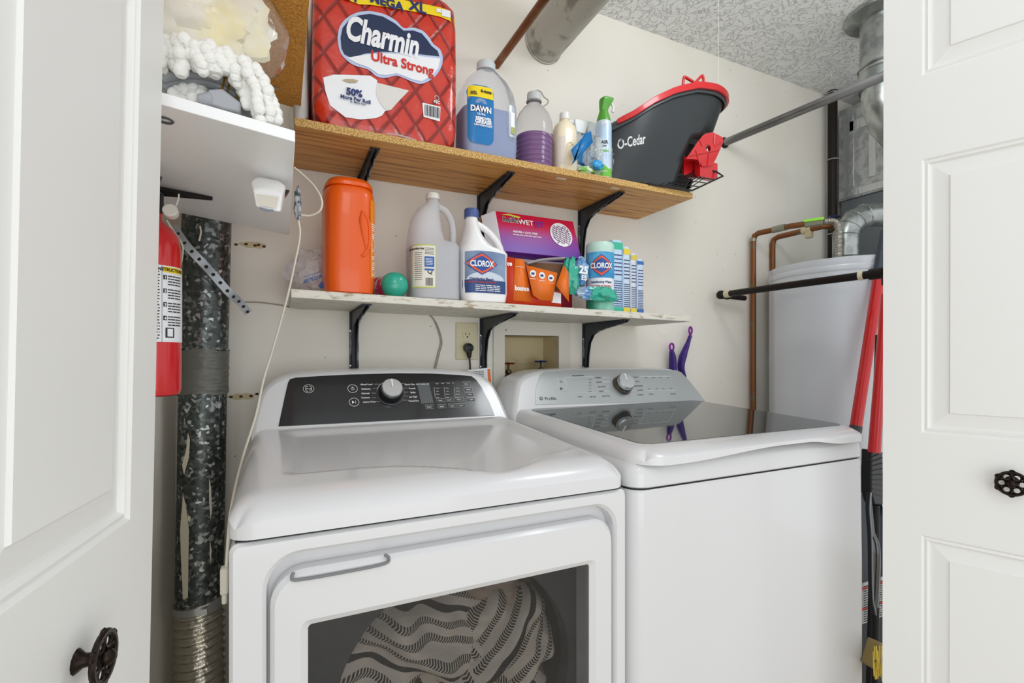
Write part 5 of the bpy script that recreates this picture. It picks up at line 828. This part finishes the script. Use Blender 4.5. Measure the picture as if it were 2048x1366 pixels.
# mop head, cable and bag on the white shelf
rnd = random.Random(4); mp_ = mat('mop_white', 'f2f2ee', .9, bump=.5, bscale=300); mh = thing('chenille_mop', 'white chenille mop head with knobbly strands spilling over the white shelf', 'mop', (-.07, .84, WS(-.07) + .017)); m = MB()
def strand(p0, p1, p2, n, r):
    for k in range(n):
        t = k / (n - 1); q = p0 * (1 - t) ** 2 + p1 * 2 * t * (1 - t) + p2 * t * t; q = q + Vector((rnd.uniform(-.002, .002), rnd.uniform(-.004, .004), rnd.uniform(-.002, .002))); q.z = max(q.z, WS(q.x) + .017 + r); m.ball(q, r * rnd.uniform(.9, 1.2), 10)
for k in range(54):
    t = k / 53; y = rnd.uniform(.80, .87); u0 = 325 + 190 * t + rnd.uniform(-8, 8); v0 = 85 + 60 * t ** 1.3 + rnd.uniform(-12, 8); u2 = 318 + 235 * t ** .8 + rnd.uniform(-10, 10); v2 = (135 if t < .55 else 135 + 130 * (t - .55) / .3) + rnd.uniform(-8, 8); v2 = min(v2, 238)
    strand(P(u0, v0, y), P((u0 + u2) / 2 + 12, (v0 + v2) / 2 - 8, y - .01), P(u2, v2, y), 9, .0085)
for k in range(4): strand(P(350 + 18 * k, 165, .86), P(352 + 18 * k, 185, .85), P(345 + 20 * k, 200, .85), 4, .0085)
build('strands', m, mp_, mh)
gc = mat('grey_cable', '8f9396', .4); cb = thing('appliance_cord', 'thick grey coiled power cord with grey plug and brass prongs under the mop head', 'power cord', (-.12, .85, WS(-.12) + .017)); m = MB()
for q in range(5):
    L = [P(322, 158 + q * 7, .84), P(345, 150 + q * 7, .84), P(385, 147 + q * 7, .84), P(430, 155 + q * 8, .84), P(468, 172 + q * 9, .845), P(490, 200 + q * 7, .85), P(505 + q * 3, 226 + q * 2, .86)]
    for p in L: p.z = max(p.z, WS(p.x) + .017 + .007); 
    for j, p in enumerate(L): p.y += .011 * q
    m.tube(L, .0068, 10, sm=5)
for q in range(3):
    L = [P(325 + q * 10, 240, .88), P(326 + q * 9, 200, .88), P(350 + q * 8, 178, .88), P(392, 170 + q * 8, .88)]
    for p in L: p.z = max(p.z, WS(p.x) + .017 + .007)
    m.tube(L, .0068, 10, sm=5)
build('cable', m, gc, cb); pg = mat('plug_grey', 'a5a8ad', .4); m = MB(); q = [P(416, 178, .82), P(445, 176, .82), P(482, 205, .82), P(480, 224, .82), P(446, 217, .82), P(414, 206, .82)]
for p in q: p.z = max(p.z, WS(p.x) + .019)
m.prism(q, (0, .035, 0)); m.tube([P(396, 200, .828), P(425, 200, .828)], [.008, .012], 10); pb_ = build('plug', m, pg, cb, bevel=.004)
m = MB(); 
for (a, c) in (((444, 180), (450, 155)), ((455, 184), (461, 160)), ((472, 200), (476, 184))): m.tube([P(*a, .835), P(*c, .835)], .0028, 6, flat=.5)
build('prong', m, brass, pb_)
bgc = thing('clear_bag', 'clear plastic bag with white and pale yellow cloths above the mop head', 'plastic bag', tuple(P(420, 120, .98))); m = MB()
def eb(c, rx, ry, rz, seed, amp):
    def f(i, j):
        a = 2 * pi * i; b_ = pi * (.02 + .96 * j); d = Vector((cos(a) * sin(b_), sin(a) * sin(b_), -cos(b_))); k = 1 + amp * noise.noise(d * 3 + Vector((seed, 0, 0))); return Vector((c[0] + rx * d.x * k, c[1] + ry * d.y * k, c[2] + rz * d.z * k))
    m.grid(f, 40, 30)
eb(P(395, 30, .96) , .105, .06, .085, 2, .35); build('folded_cloth', m, mat('yellow_cloth', 'f8f6ea', .9, col2='f6e68e', nscale=9, nlo=.52, nhi=.75), bgc); m = MB(); eb(P(398, 48, .96), .135, .085, .105, 9, .08); build('bag_film', m, film('bag_clear', 'f4f6f8', .10, .12, .4, 30, ior=1.35), bgc)
m = MB(); a, c = P(540, 172, 1.30), P(558, 178, 1.30); m.tube([a, c], .0035, 6, flat=.4); single('metal_clip', m, steel, 'small silver metal clip between the mop head and the particle board', 'clip')
# ---------------- duct, flex hose, strap, extinguisher ----------------
dc = lambda v: P(412 + (v - 450) * -.017 + (2 if v < 600 else 0), v, 1.45)
dt = thing('galvanised_duct', 'mottled galvanised round vent duct standing in the left back corner', 'duct', tuple(dc(1190))); m = MB(); rD = .0535; pts = [dc(150), dc(450), dc(700)]; m.tube(pts, rD + .0005, 40); build('upper_pipe', m, galv, dt); m = MB(); m.tube([dc(785), dc(1000), dc(1205)], rD - .001, 40); m.tube([dc(790) + Vector((.038, -.037, 0)), dc(1190) + Vector((.038, -.037, 0))], .0025, 6); lp_ = build('lower_pipe', m, galv, dt)
m = MB(); rings = []
for k in range(15):
    p = dc(700 + 6.2 * k); rings.append([p + Vector((cos(t * pi / 24) * (rD + .002 + .0025 * noise.noise(Vector((t * .5, k * .9, 0)))), sin(t * pi / 24) * (rD + .002 + .0025 * noise.noise(Vector((t * .5, k * .9, 0)))), .003 * sin(t * .4))) for t in range(48)])
m.loft(rings, False); build('tape_wrap', m, mat('duct_tape', '6f706a', .45, metal=.5, bump=1, bscale=30, stretch=(1, 1, 5)), dt, ang=25, label='grey wrinkled duct tape wrapped round the joint')
m = MB()
def patch(pts, Y0=None):
    o = len(m.v); vs = []
    for u, v in pts:
        q = dc(v); d = CA * F - SA * (u - 1024); t = (SA * F + CA * (u - 1024)) / d; # ray x = t*y ; hit cylinder
        A_q = 1 + t * t; B_q = -2 * (t * q.x + q.y); C_q = q.x ** 2 + q.y ** 2 - (rD + .0008) ** 2; D_q = max(0, B_q * B_q - 4 * A_q * C_q); y = (-B_q - sqrt(D_q)) / (2 * A_q); vs.append(Vector((t * y, y, CZ + (HOR - v) / d * y)))
    m.add(vs, [tuple(range(len(vs)))])
for L in (((376, 865), (380, 880), (378, 915), (368, 950), (364, 930), (372, 900)), ((366, 990), (372, 1010), (378, 1060), (377, 1120), (376, 1195), (366, 1200), (362, 1120), (360, 1060)), ((418, 955), (422, 975), (424, 1020), (421, 1040), (418, 1000)), ((376, 1030), (382, 1034), (380, 1044), (375, 1040)), ((420, 1080), (423, 1100), (422, 1130), (419, 1110))): patch(L)
build('paint_smear', m, mat('smear_cream', 'cfc8b2', .7), lp_, label='dried cream paint smears')
fx = thing('flexible_hose', 'crinkled silver foil dryer hose clamped under the galvanised duct', 'hose', tuple(dc(1366) - Vector((0, 0, .2)))); m = MB(); rings = []; c1 = dc(1195); c2 = dc(1366) + Vector((.004, 0, -.22)); n_ = 150
for k in range(n_): t = k / (n_ - 1); p = c1.lerp(c2, t); q = .0525 + .0045 * sin(k * .9) ; rings.append([p + Vector((q * cos(i * pi / 24) * (1 + .02 * noise.noise(Vector((i * .9, k * .5, 0)))), q * sin(i * pi / 24) * (1 + .02 * noise.noise(Vector((i * .9, k * .5, 3)))), .006 * cos(i * pi / 24))) for i in range(48)])
m.loft(rings); build('foil_tube', m, foil, fx, ang=60); m = MB(); p = dc(1204); m.lathe([(.0545, -.009), (.0575, -.009), (.0575, .009), (.0545, .009)], p, 48, 0, rotM('Y', -4)); m.box(p + Vector((.012, -.060, 0)), (.022, .006, .014)); build('hose_clamp', m, steel, fx)
m = MB(); L = [P(345, 452, 1.33), P(372, 490, 1.355), P(402, 522, 1.372), P(430, 553, 1.378), P(458, 585, 1.388), P(480, 605, 1.40), P(497, 626, 1.41)]; L = spline(L, 8); U = Vector((.6, 0, .75)).normalized(); nr = []
for k, p in enumerate(L): t = (L[min(k + 1, len(L) - 1)] - L[max(0, k - 1)]).normalized(); s_ = t.cross(Vector((0, 1, 0))).normalized() * .0095; y_ = Vector((0, .0012, 0)); nr.append([p - s_, p + s_, p + s_ + y_, p - s_ + y_])
m.loft(nr)
st = thing('perforated_strap', 'perforated metal hanger strap slanting across the galvanised duct', 'strap', tuple(L[-1])); sm_ = build('strap', m, mat('strap_metal', '84878a', .35, metal=.8), st); m = MB()
for k in range(3, len(L), 4): m.lathe([(.0042, 0), (.0042, .0006), (.003, .0008)], L[k] + Vector((0, -.0002, 0)), 12, 0, rotM('X', 90))
build('hole', m, dgrey, sm_)
m = MB(); m.tube([P(333, 440, 1.30), P(350, 466, 1.31), P(362, 484, 1.33), P(366, 500, 1.34), P(362, 530, 1.30)], .002, 6, sm=5); m.tube([P(400, 452, 1.385), P(402, 465, 1.385), P(398, 482, 1.385)], .002, 6, sm=4); single('loose_wire', m, cr_, 'short loose white wire behind the fire extinguisher', 'wire')
# fire extinguisher
ex = thing('fire_extinguisher', 'red fire extinguisher with black handle mounted on the left wall', 'fire extinguisher', (-.213, 1.10, P(340, 795, 1.06).z)); ec = Vector((-.213, 1.10, 0)); zb = P(340, 794, 1.06).z; zsdr = P(340, 480, 1.06).z; rE = .0435; er = mat('extinguisher_red', 'd0121a', .2, coat=.6); m = MB(); m.lathe([(.034, zb), (.041, zb + .003), (rE, zb + .012), (rE, zsdr - .012), (.040, zsdr + .012), (.030, zsdr + .028), (.018, zsdr + .038), (.0135, zsdr + .044), (.0135, zsdr + .062)], ec, 40); cyl = build('cylinder', m, er, ex)
za, zb2_ = P(340, 684, 1.06).z, P(340, 531, 1.06).z; EW = lambda a, z, e=.0006: Vector((ec.x + (rE + e) * sin(a), ec.y - (rE + e) * cos(a), z)); m = MB(); m.grid(lambda i, j: EW(-1.6 + 3.3 * i, za + (zb2_ - za) * j), 40, 1); lb_ = build('label', m, ws, cyl)
es = .80; EF = lambda x, z, e=.0014: EW(es + x / rE, z, e); m = MB(); m.grid(lambda i, j: EW(.52 + 1.0 * i, zb2_ - .012 + .010 * j, .001), 14, 1); build('label_band', m, yel, lb_); m = MB(); m.text('INSTRUCTIONS', .008, lambda a, c: EF(a + .003, zb2_ - .0095 + c), bold=.04, sx=.9, align='CENTER'); lines(m, lambda x, z: EW(x / rE, z, .0014), -.03, .018, za + .004, zb2_ - .004, 24, 0, .35, 3)
m.grid(lambda i, j: EW(.47 + .012 * i, za + (zb2_ - za) * j, .0012), 1, 1)
for k in range(4):
    z = zb2_ - .016 - k * .0245; m.grid(lambda i, j: EW(.52 + .13 * i, z - .009 + .008 * j, .0012), 3, 1); lines(m, lambda x, zz: EW(x / rE, zz, .0014), .030, .058, z - .020, z, 4, 0, .4, k)
m.grid(lambda i, j: EW(.60 + .35 * i, za + .008 + .018 * j, .0012), 4, 1); build('label_print', m, inkb, lb_); m = MB(); m.grid(lambda i, j: EW(.66 + .22 * i, za + .010 + .014 * j, .002), 3, 1)
for k in range(4): z = zb2_ - .016 - k * .0245; m.text(str(k + 1), .007, lambda a, c: EW(.585 + a / rE, z - .0078 + c, .002), bold=.03)
build('label_numbers', m, ws, lb_)
zh = zsdr + .06; m = MB(); m.lathe([(.0135, zh - .006), (.016, zh), (.016, zh + .03), (.010, zh + .036)], ec, 20); m.tube([ec + Vector((0, 0, zh + .028)), ec + Vector((.004, -.04, zh + .03)), ec + Vector((.012, -.085, zh + .022))], .006, 8); build('valve_head', m, black, ex)
m = MB(); m.tube([ec + Vector((.0, .012, zh + .036)), ec + Vector((.01, -.03, zh + .045)), ec + Vector((.022, -.075, zh + .04))], .0055, 8, flat=.6); build('lever', m, black, ex); m = MB(); c_ = P(342, 424, 1.06); m.lathe([(.011, -.008), (.012, -.004), (.012, .008), (.010, .010)], c_, 24, 0, rotM('X', 80)); m.tube([P(352, 412, 1.06), P(357, 398, 1.06), P(358, 388, 1.06)], .0015, 6); build('gauge_cap', m, mat('cap_offwhite', 'd9d4cc', .4), ex, label='off-white gauge cap')
m = MB(); m.b2((XL + .001, 1.085, zb + .10), (XL + .004, 1.115, zsdr + .09)); build('mounting_plate', m, steel, ex)
# ---------------- upper pipes ----------------
cop = mat('old_copper', '7c4a2c', .4, metal=.75, col2='8d7a5a', nscale=9, nlo=.5, nhi=.7); blk = mat('black_iron', '241d1a', .45, metal=.5, bump=.3, bscale=50); cop2 = mat('copper_green', '8a5a38', .4, metal=.75, col2='5f7f6a', nscale=14, nlo=.55, nhi=.72)
m = MB(); m.tube([(.694, YW, CZ + 1.035), (.694, .62, CZ + 1.045)], .0135, 16); single('copper_pipe', m, cop, 'brown copper pipe running forward from the wall above the blue soap jug', 'pipe')
m = MB(); c_ = Vector((.885, YW - .004, CZ + 1.165)); m.tube([c_, c_ + Vector((0, -.02, 0)), c_ + Vector((-.003, -.9, .02))], .073, 44); m.torus(c_, .074, .004, rotM('X', 90), 40, 8); single('painted_duct', m, mat('duct_painted', 'b7b5ac', .5, metal=.3, col2='8c8a82', nscale=16, nlo=.55, nhi=.66, bump=.3), 'round duct in chipped grey paint leaving the back wall near the ceiling', 'duct', ang=40)
m = MB(); m.tube([P(1448, 286, 1.598), P(1768, 152, .97), P(1990, 60, .72)][:2] + [Vector((1.91, .68, CZ + .955))], .0165, 18); rod = thing('closet_rod', 'long round metal rod running forward from the back wall right of the bucket', 'rod', tuple(P(1448, 286, 1.59))); build('rod', m, mat('rod_grey', 'a3a5a6', .35, metal=.7, col2='6e6e6c', nscale=9, stretch=(1, .3, 1)), rod); m = MB(); m.lathe([(.024, 0), (.024, .006), (.018, .012)], P(1448, 286, 1.599), 20, 0, rotM('X', 90)); build('wall_socket', m, blk, rod)
# ---------------- water heater ----------------
HC = Vector((2.19, 1.29, 0)); hr = .29; zt4 = CZ + .377; heat = thing('water_heater', 'large grey cylindrical water heater in the right back corner behind the washer', 'water heater', (HC.x, HC.y, 0)); hm = mat('heater_grey', 'cfd3d9', .25, coat=.4); m = MB(); m.lathe([(hr - .01, .03), (hr, .04), (hr, zt4 - .05), (hr + .002, zt4 - .048)], HC, 72); build('tank', m, hm, heat)
m = MB(); m.lathe([(hr + .001, zt4 - .05), (hr + .003, zt4 - .044), (hr + .003, zt4 - .03), (hr + .001, zt4 - .026), (hr + .004, zt4 - .012), (hr + .004, zt4), (hr - .01, zt4 + .004), (.05, zt4 + .006)], HC, 72); build('top_cap', m, hm, heat)
m = MB(); q = P(1598, 543, 1.1); a = math.atan2(-.9, -.43); m.ball((HC.x + (hr + .004) * cos(a), HC.y + (hr + .004) * sin(a), zt4 - .02), .005, 8); build('screw', m, dgrey, heat)
vc = Vector((HC.x + .005, HC.y, 0)); m = MB(); m.lathe([(.075, zt4 + .016), (.078, zt4 + .018), (.055, zt4 + .045), (.05, zt4 + .05)], vc, 36)
for k in range(4): a = R(45 + 90 * k); m.box((vc.x + .07 * cos(a), vc.y + .07 * sin(a), zt4 + .011), (.008, .008, .012))
build('draft_hood', m, flue, heat)
vd = (Vector((1, -.42, .0))).normalized(); c0v = vc + Vector((0, 0, zt4 + .045)); e1 = c0v + Vector((0, 0, .095)); L = [c0v, e1, e1 + Vector((0, 0, .035)) + vd * .012, e1 + Vector((0, 0, .065)) + vd * .04, e1 + Vector((0, 0, .085)) + vd * .08, e1 + Vector((0, 0, .09)) + vd * .12, e1 + Vector((0, 0, .09)) + vd * .40]
fl_ = thing('flue_pipe', 'shiny galvanised elbow flue rising from the water heater top', 'flue pipe', tuple(c0v)); m = MB(); m.tube(L, .049, 36); build('elbow', m, flue, fl_, ang=60)
for k in (1, 2, 3, 4): m = MB(); t = (L[k + 1] - L[k - 1]).normalized(); Mz = t.to_track_quat('Z', 'Y').to_matrix(); m.torus(L[k], .0495, .0022, Mz, 36, 6); build('seam_ring', m, flue, fl_)
# pipes of the heater
gr2 = thing('copper_water_pipe', 'left copper water pipe turning forward over the heater, with a lime green tag', 'pipe', (1.98, 1.575, .7)); zA = CZ + .565; m = MB(); m.tube([(1.98, 1.575, .6), (1.98, 1.575, zA - .03), (1.982, 1.568, zA - .008), (1.985, 1.55, zA), (2.02, 1.42, zA + .004), (2.07, 1.32, zA + .005)], .0125, 14); build('pipe', m, cop2, gr2); m = MB(); m.tube([(1.98, 1.575, zA - .035), (1.98, 1.575, zA - .02)], .0145, 14); m.tube([(2.0, 1.49, zA + .002), (2.013, 1.44, zA + .004)], .015, 14); m.tube([(2.045, 1.37, zA + .004), (2.075, 1.31, zA + .005)], .0165, 8); build('fitting', m, mat('solder', '9a9a86', .4, metal=.6), gr2)
m = MB(); g_ = P(1635, 433, 1.20); m.box((2.055, 1.338, zA + .014), (.03, .075, .012), rot=rotM('Z', 28)); build('tape_tag', m, mat('lime_tape', '9be24a', .5), gr2, bevel=.002, label='lime green tape tag')
gr3 = thing('copper_water_pipe', 'right copper water pipe with the blue-wheeled valve at its end', 'pipe', (2.13, 1.588, 1.2)); m = MB(); m.tube([(2.13, 1.588, zt4 - .3), (2.13, 1.588, zA - .03), (2.131, 1.58, zA - .008), (2.133, 1.56, zA), (2.15, 1.36, zA + .004), (2.19, 1.345, zA + .004), (2.24, 1.34, zA + .002)], .0125, 14); build('pipe', m, cop2, gr3); m = MB(); m.tube([(2.142, 1.45, zA + .002), (2.148, 1.41, zA + .003)], .016, 14); m.box((2.146, 1.42, zA - .02), (.022, .028, .03)); build('fitting', m, mat('fitting_tan', 'c9bb98', .6), gr3, bevel=.002)
m = MB(); vv = Vector((2.20, 1.345, zA + .004)); m.lathe([(.011, -.016), (.017, -.01), (.017, .012), (.010, .018), (.005, .03), (.005, .038)], vv, 14); build('valve_body', m, mat('old_brass', '5d5038'), gr3); m = MB(); m.torus(vv + Vector((0, 0, .042)), .021, .0035, None, 20, 6)
for k in range(6): a = k * pi / 3; m.ball(vv + Vector((.022 * cos(a), .022 * sin(a), .042)), .005, 8); m.tube([vv + Vector((0, 0, .04)), vv + Vector((.02 * cos(a), .02 * sin(a), .042))], .0025, 5)
build('hand_wheel', m, mat('wheel_navy', '1d2b52', .35), gr3)
fxm = mat('flex_metal', 'b8b4aa', .3, metal=.9)
def flex(pts, r, nm, lab):
    L = spline([Vector(p) for p in pts], 24); m = MB(); m.tube(L, [r * (1 + .13 * sin(k * 1.35)) for k in range(len(L))], 14); return single(nm, m, fxm, lab, 'connector')
flex(((2.078, 1.305, zA + .004), (2.095, 1.275, zA - .004), (2.10, 1.262, zA - .04), (2.10, 1.262, zA - .10), (2.10, 1.262, zt4 + .03)), .0125, 'flexible_connector', 'corrugated flexible connector dropping from the green-tagged pipe to the heater'); m = MB(); m.lathe([(.018, .004), (.018, .03), (.014, .034)], (2.10, 1.262, zt4 + .002), 6); single('hex_nut', m, fxm, 'hex nut joining the flexible connector to the heater top', 'nut')
flex(((2.42, 1.20, zt4 + .006), (2.385, 1.2, zt4 + .05), (2.42, 1.19, zt4 + .09), (2.47, 1.17, zt4 + .09), (2.52, 1.16, zt4 + .04)), .011, 'flexible_connector', 'second corrugated connector arching beside the flue elbow')
gp_ = thing('black_gas_pipe', 'black iron pipe running forward past the left side of the water heater', 'pipe', (1.74, 1.5, 1.35)); m = MB(); zg = CZ + .268; m.tube([(1.745, 1.545, zg), (1.74, 1.2, zg), (1.755, .93, zg)], .0135, 16); build('pipe', m, blk, gp_); m = MB(); m.ball((1.745, 1.55, zg), .020, 14); m.tube([(1.745, 1.55, zg), (1.79, 1.552, zg - .002)], .017, 12); build('elbow', m, blk, gp_); m = MB(); m.tube([(1.755, .955, zg), (1.757, .915, zg)], .018, 14); m.ball((1.758, .905, zg), .019, 14); m.tube([(1.758, .905, zg), (1.76, .905, zg - .04)], .017, 12); build('elbow', m, blk, gp_); m = MB(); m.tube([(1.79, 1.552, zg - .003), (1.90, 1.556, zg - .006)], .012, 14); build('branch_pipe', m, blk, gp_); m = MB(); m.tube([(1.76, .905, zg - .03), (1.765, .905, .35)], .0125, 14); build('branch_pipe', m, blk, gp_); m = MB(); m.tube([(1.748, .985, zg), (1.750, .972, zg)], .0162, 14); build('pipe_sealant', m, mat('sealant_cream', 'd8cfb2', .7), gp_); m = MB(); m.tube([(1.744, 1.50, zg), (1.744, 1.525, zg)], .0158, 14); build('pipe_sealant', m, mat('sealant_cream', 'd8cfb2', .7), gp_)
vp_ = thing('vertical_black_pipe', 'black iron pipe standing from ceiling beside the foil-taped furnace plenum', 'pipe', (2.545, 1.56, 1.3)); m = MB(); m.tube([(2.545, 1.56, 1.2), (2.545, 1.56, ZC)], .0215, 20); build('pipe', m, blk, vp_); m = MB()
for z in (CZ + 1.0, CZ + .62, ZC - .01): m.torus((2.545, 1.56, z), .024, .003, None, 20, 6)
build('pipe_strap', m, steel, vp_)
# furnace + plenum
fn_ = thing('furnace', 'grey furnace cabinet with foil-taped sheet metal plenum, partly behind the right door', 'furnace', (2.83, 1.28, 0)); m = MB(); m.b2((2.63, .95, .02), (3.03, 1.57, CZ + .80)); build('cabinet', m, mat('furnace_grey', '6f7478', .4), fn_, bevel=.004); shm = mat('sheet_metal', 'a5a9aa', .42, metal=.6, col2='c4c7c8', nscale=30, bump=.25, bscale=90); m = MB(); m.b2((2.62, .94, CZ + .80), (3.03, 1.575, CZ + 1.27)); pln = build('plenum', m, shm, fn_, bevel=.003)
ft = mat('foil_tape', 'd0d3d4', .3, metal=.7, bump=.8, bscale=60); m = MB(); xx = 2.616
for a, c in (((1.50, CZ + .86), (1.55, CZ + 1.22)), ((1.22, CZ + 1.14), (1.52, CZ + 1.19)), ((1.40, CZ + .88), (1.43, CZ + 1.12)), ((1.0, CZ + .81), (1.57, CZ + .845)), ((1.02, CZ + .9), (1.06, CZ + 1.2))): m.b2((xx, a[0], a[1]), (2.621, c[0], c[1]))
build('foil_tape', m, ft, pln, bevel=.001)
# vertical flue near the right door
vf = thing('ceiling_vent_pipe', 'galvanised vertical vent pipe with collar dropping from the ceiling beside the right door', 'vent pipe', (2.15, 1.12, CZ + .9)); m = MB(); cxv, cyv = 2.15, 1.12; m.lathe([(.078, CZ + 1.12), (.078, ZC)], (cxv, cyv, 0), 40); build('pipe', m, flue, vf); m = MB(); m.lathe([(.078, ZC - .03), (.13, ZC - .012), (.135, ZC - .002)], (cxv, cyv, 0), 40); build('ceiling_collar', m, flue, vf); m = MB()
for z, q in ((CZ + 1.14, .084), (CZ + 1.12, .081), (CZ + 1.06, .083)): m.torus((cxv, cyv, z), q, .003, None, 36, 6)
m.lathe([(.081, CZ + 1.06), (.082, CZ + 1.13)], (cxv, cyv, 0), 40); build('joint_ring', m, flue, vf); L = [Vector((cxv, cyv, CZ + 1.07)), Vector((cxv, cyv, CZ + 1.0)), Vector((cxv + .03, cyv - .01, CZ + .93)), Vector((cxv + .09, cyv - .03, CZ + .87)), Vector((cxv + .25, cyv - .09, CZ + .80))]; m = MB(); m.tube(L, .074, 36); build('elbow', m, flue, vf, ang=60)
# string and hook on the ceiling
m = MB(); q = P(1662, 140, 1.45); q.z = ZC; m.tube([q, q + Vector((0, 0, -.02)), q + Vector((.006, 0, -.026)), q + Vector((.01, 0, -.018))], .0016, 6, sm=3); single('ceiling_hook', m, ws, 'tiny white hook screwed into the textured ceiling', 'hook')
# ---------------- tools beside the washer ----------------
def bar(nm, L, Y, r, lab, cat, parts):
    r_ = thing(nm, lab, cat, (P(*L[-1], Y).x, Y, 0)); return r_
bro = thing('broom', 'red broom handle with blue-grey grip leaning beside the washer in front of the heater', 'broom', (1.60, .95, 0)); a, c = P(1757, 560, 1.05), P(1712, 852, 1.05); d = (c - a); m = MB(); m.tube([a, c], .019, 18); build('handle', m, redp, bro); m = MB(); m.tube([a - d * .35, a - d * .02, a], [.018, .022, .021], 18); build('grip', m, mat('grip_slate', '39424f', .5, bump=.5, bscale=90), bro, label='blue-grey rubber grip')
foot = a + d * ((a.z - .13) / (a.z - c.z)); m = MB(); m.tube([c, c + d * .05], .020, 18); m.tube([c + d * .05, foot], .014, 12); m.tube([foot, foot - Vector((0, 0, .04))], [.015, .03], 12, flat=.5); build('socket', m, mat('socket_grey', '3a3d40', .4), bro); m = MB(); m.loft([[Vector((foot.x + x, foot.y + y * k, z)) for x, y in ((-.015, -.08), (.015, -.08), (.015, .08), (-.015, .08))] for z, k in ((.002, 1.0), (.09, .8))]); build('bristles', m, mat('bristle_black', '1b1b1c', .9, bump=.8, bscale=200), bro)
b2 = thing('dustpan_brush', 'red-handled tool with a black head standing between washer and right door', 'brush', (1.52, .84, 0)); a, c = P(1768, 640, .84), P(1748, 905, .84); m = MB(); m.tube([a - (c - a) * .2, a, c], [.012, .013, .016], 14); build('handle', m, redp, b2); m = MB(); pts = [P(1744, 900, .84), P(1766, 905, .84), P(1768, 1010, .84), P(1750, 1010, .84), P(1742, 985, .84)]; m.prism(pts, (0, .03, 0)); hd_ = build('head', m, black, b2, bevel=.004); m = MB()
for k in range(9): m.tube([P(1744 + .2 * k, 915 + 9 * k, .838), P(1766, 905 + 11 * k, .838)], .0012, 5)
build('head_ribs', m, mat('rib_grey', '3c3c3e', .5), hd_); e_ = P(1752, 1010, .85); m = MB(); m.tube([e_, Vector((e_.x - .005, .85, .005))], .009, 10); build('shaft', m, black, b2)
m = MB(); m.tube([P(1756, 670, .877), P(1751, 820, .877), Vector((1.60, .877, .004))], .0075, 12); pk = thing('black_pole', 'slim black pole with small white lettering behind the red-handled brush', 'pole', (1.60, .877, 0)); build('pole', m, black, pk); m = MB(); m.text('80 V 500', .012, plane(P(1757, 745, .868), (0, -.05, -1), (1, 0, 0)), bold=.02); build('lettering', m, ink, pk)
m = MB(); wv_ = [P(1742, 985, .82), P(1740, 1020, .82), P(1744, 1080, .82), P(1746, 1190, .82), P(1752, 1230, .82), P(1762, 1150, .82), P(1760, 1100, .82), P(1750, 1065, .82)]; m.prism(spline(wv_, 4), (0, .012, 0)); dpn = build('dustpan', m, mat('gloss_black', '0e0f10', .12, coat=.6), b2, label='glossy black clip-on dustpan'); m = MB(); m.tube(wv_[:5], .0022, 6, sm=5); m.tube([P(1750, 1068, .815), P(1760, 1105, .815), P(1756, 1215, .815)], .0018, 6, sm=5); build('rim', m, mat('rim_silver', '9aa3ad', .25, metal=.5), dpn)
sk = thing('pet_food_bag', 'tall navy bag with white print and red bands behind the tools by the washer', 'bag', (1.60, .93, 0)); zt5 = P(1740, 950, .89).z; xs0 = P(1735.5, 1000, .91).x - .05; m = MB(); m.loft([[Vector((xs0 + .075 + x * k, .97 + y * q, z)) for x, y in ((-.075, -.06), (.075, -.06), (.075, .06), (-.075, .06))] for z, k, q in ((.001, .95, .9), (.05, 1, 1), (zt5 - .15, 1, 1), (zt5, 1, .3))]); bgb = build('bag_body', m, mat('bag_navy', '16202f', .35, bump=.3, bscale=12), sk, bevel=.006); m = MB(); bz = lambda v: P(1745, v, .907).z; m.b2((xs0 + .01, .906, bz(1160)), (xs0 + .14, .9095, bz(1240))); m.b2((xs0 + .01, .906, bz(960)), (xs0 + .14, .9095, bz(985))); pn = build('print_panel', m, mat('panel_grey', 'b7b9ba', .5), bgb); m = MB()
for v in (952, 1168, 1208): m.b2((xs0 + .008, .905, bz(v + 5)), (xs0 + .142, .9095, bz(v)))
build('red_band', m, redp, bgb); m = MB(); lines(m, lambda x, z: Vector((x, .9048, z)), xs0 + .02, xs0 + .13, bz(1238), bz(1165), 16, 0, .4); build('bag_print', m, inkb, pn)
yb = thing('scrub_brush', 'yellow-bristled scrub brush low between the washer and the right door', 'brush', tuple(P(1756, 1340, .74))); m = MB(); m.prism([P(1760, 1285, .74), P(1772, 1290, .74), P(1760, 1345, .74), P(1745, 1335, .74)], (0, .03, 0)); build('block', m, mat('wood_block', '8a7648', .7), yb, bevel=.003); m = MB(); rnd = random.Random(2)
for k in range(46): q = P(rnd.uniform(1746, 1764), rnd.uniform(1290, 1340), .735); m.tube([q, q + Vector((-.010, -.006, -.022 + rnd.uniform(-.004, .004)))], .0011, 4)
build('bristles', m, mat('bristle_yellow', 'd9bf4c', .7), yb)
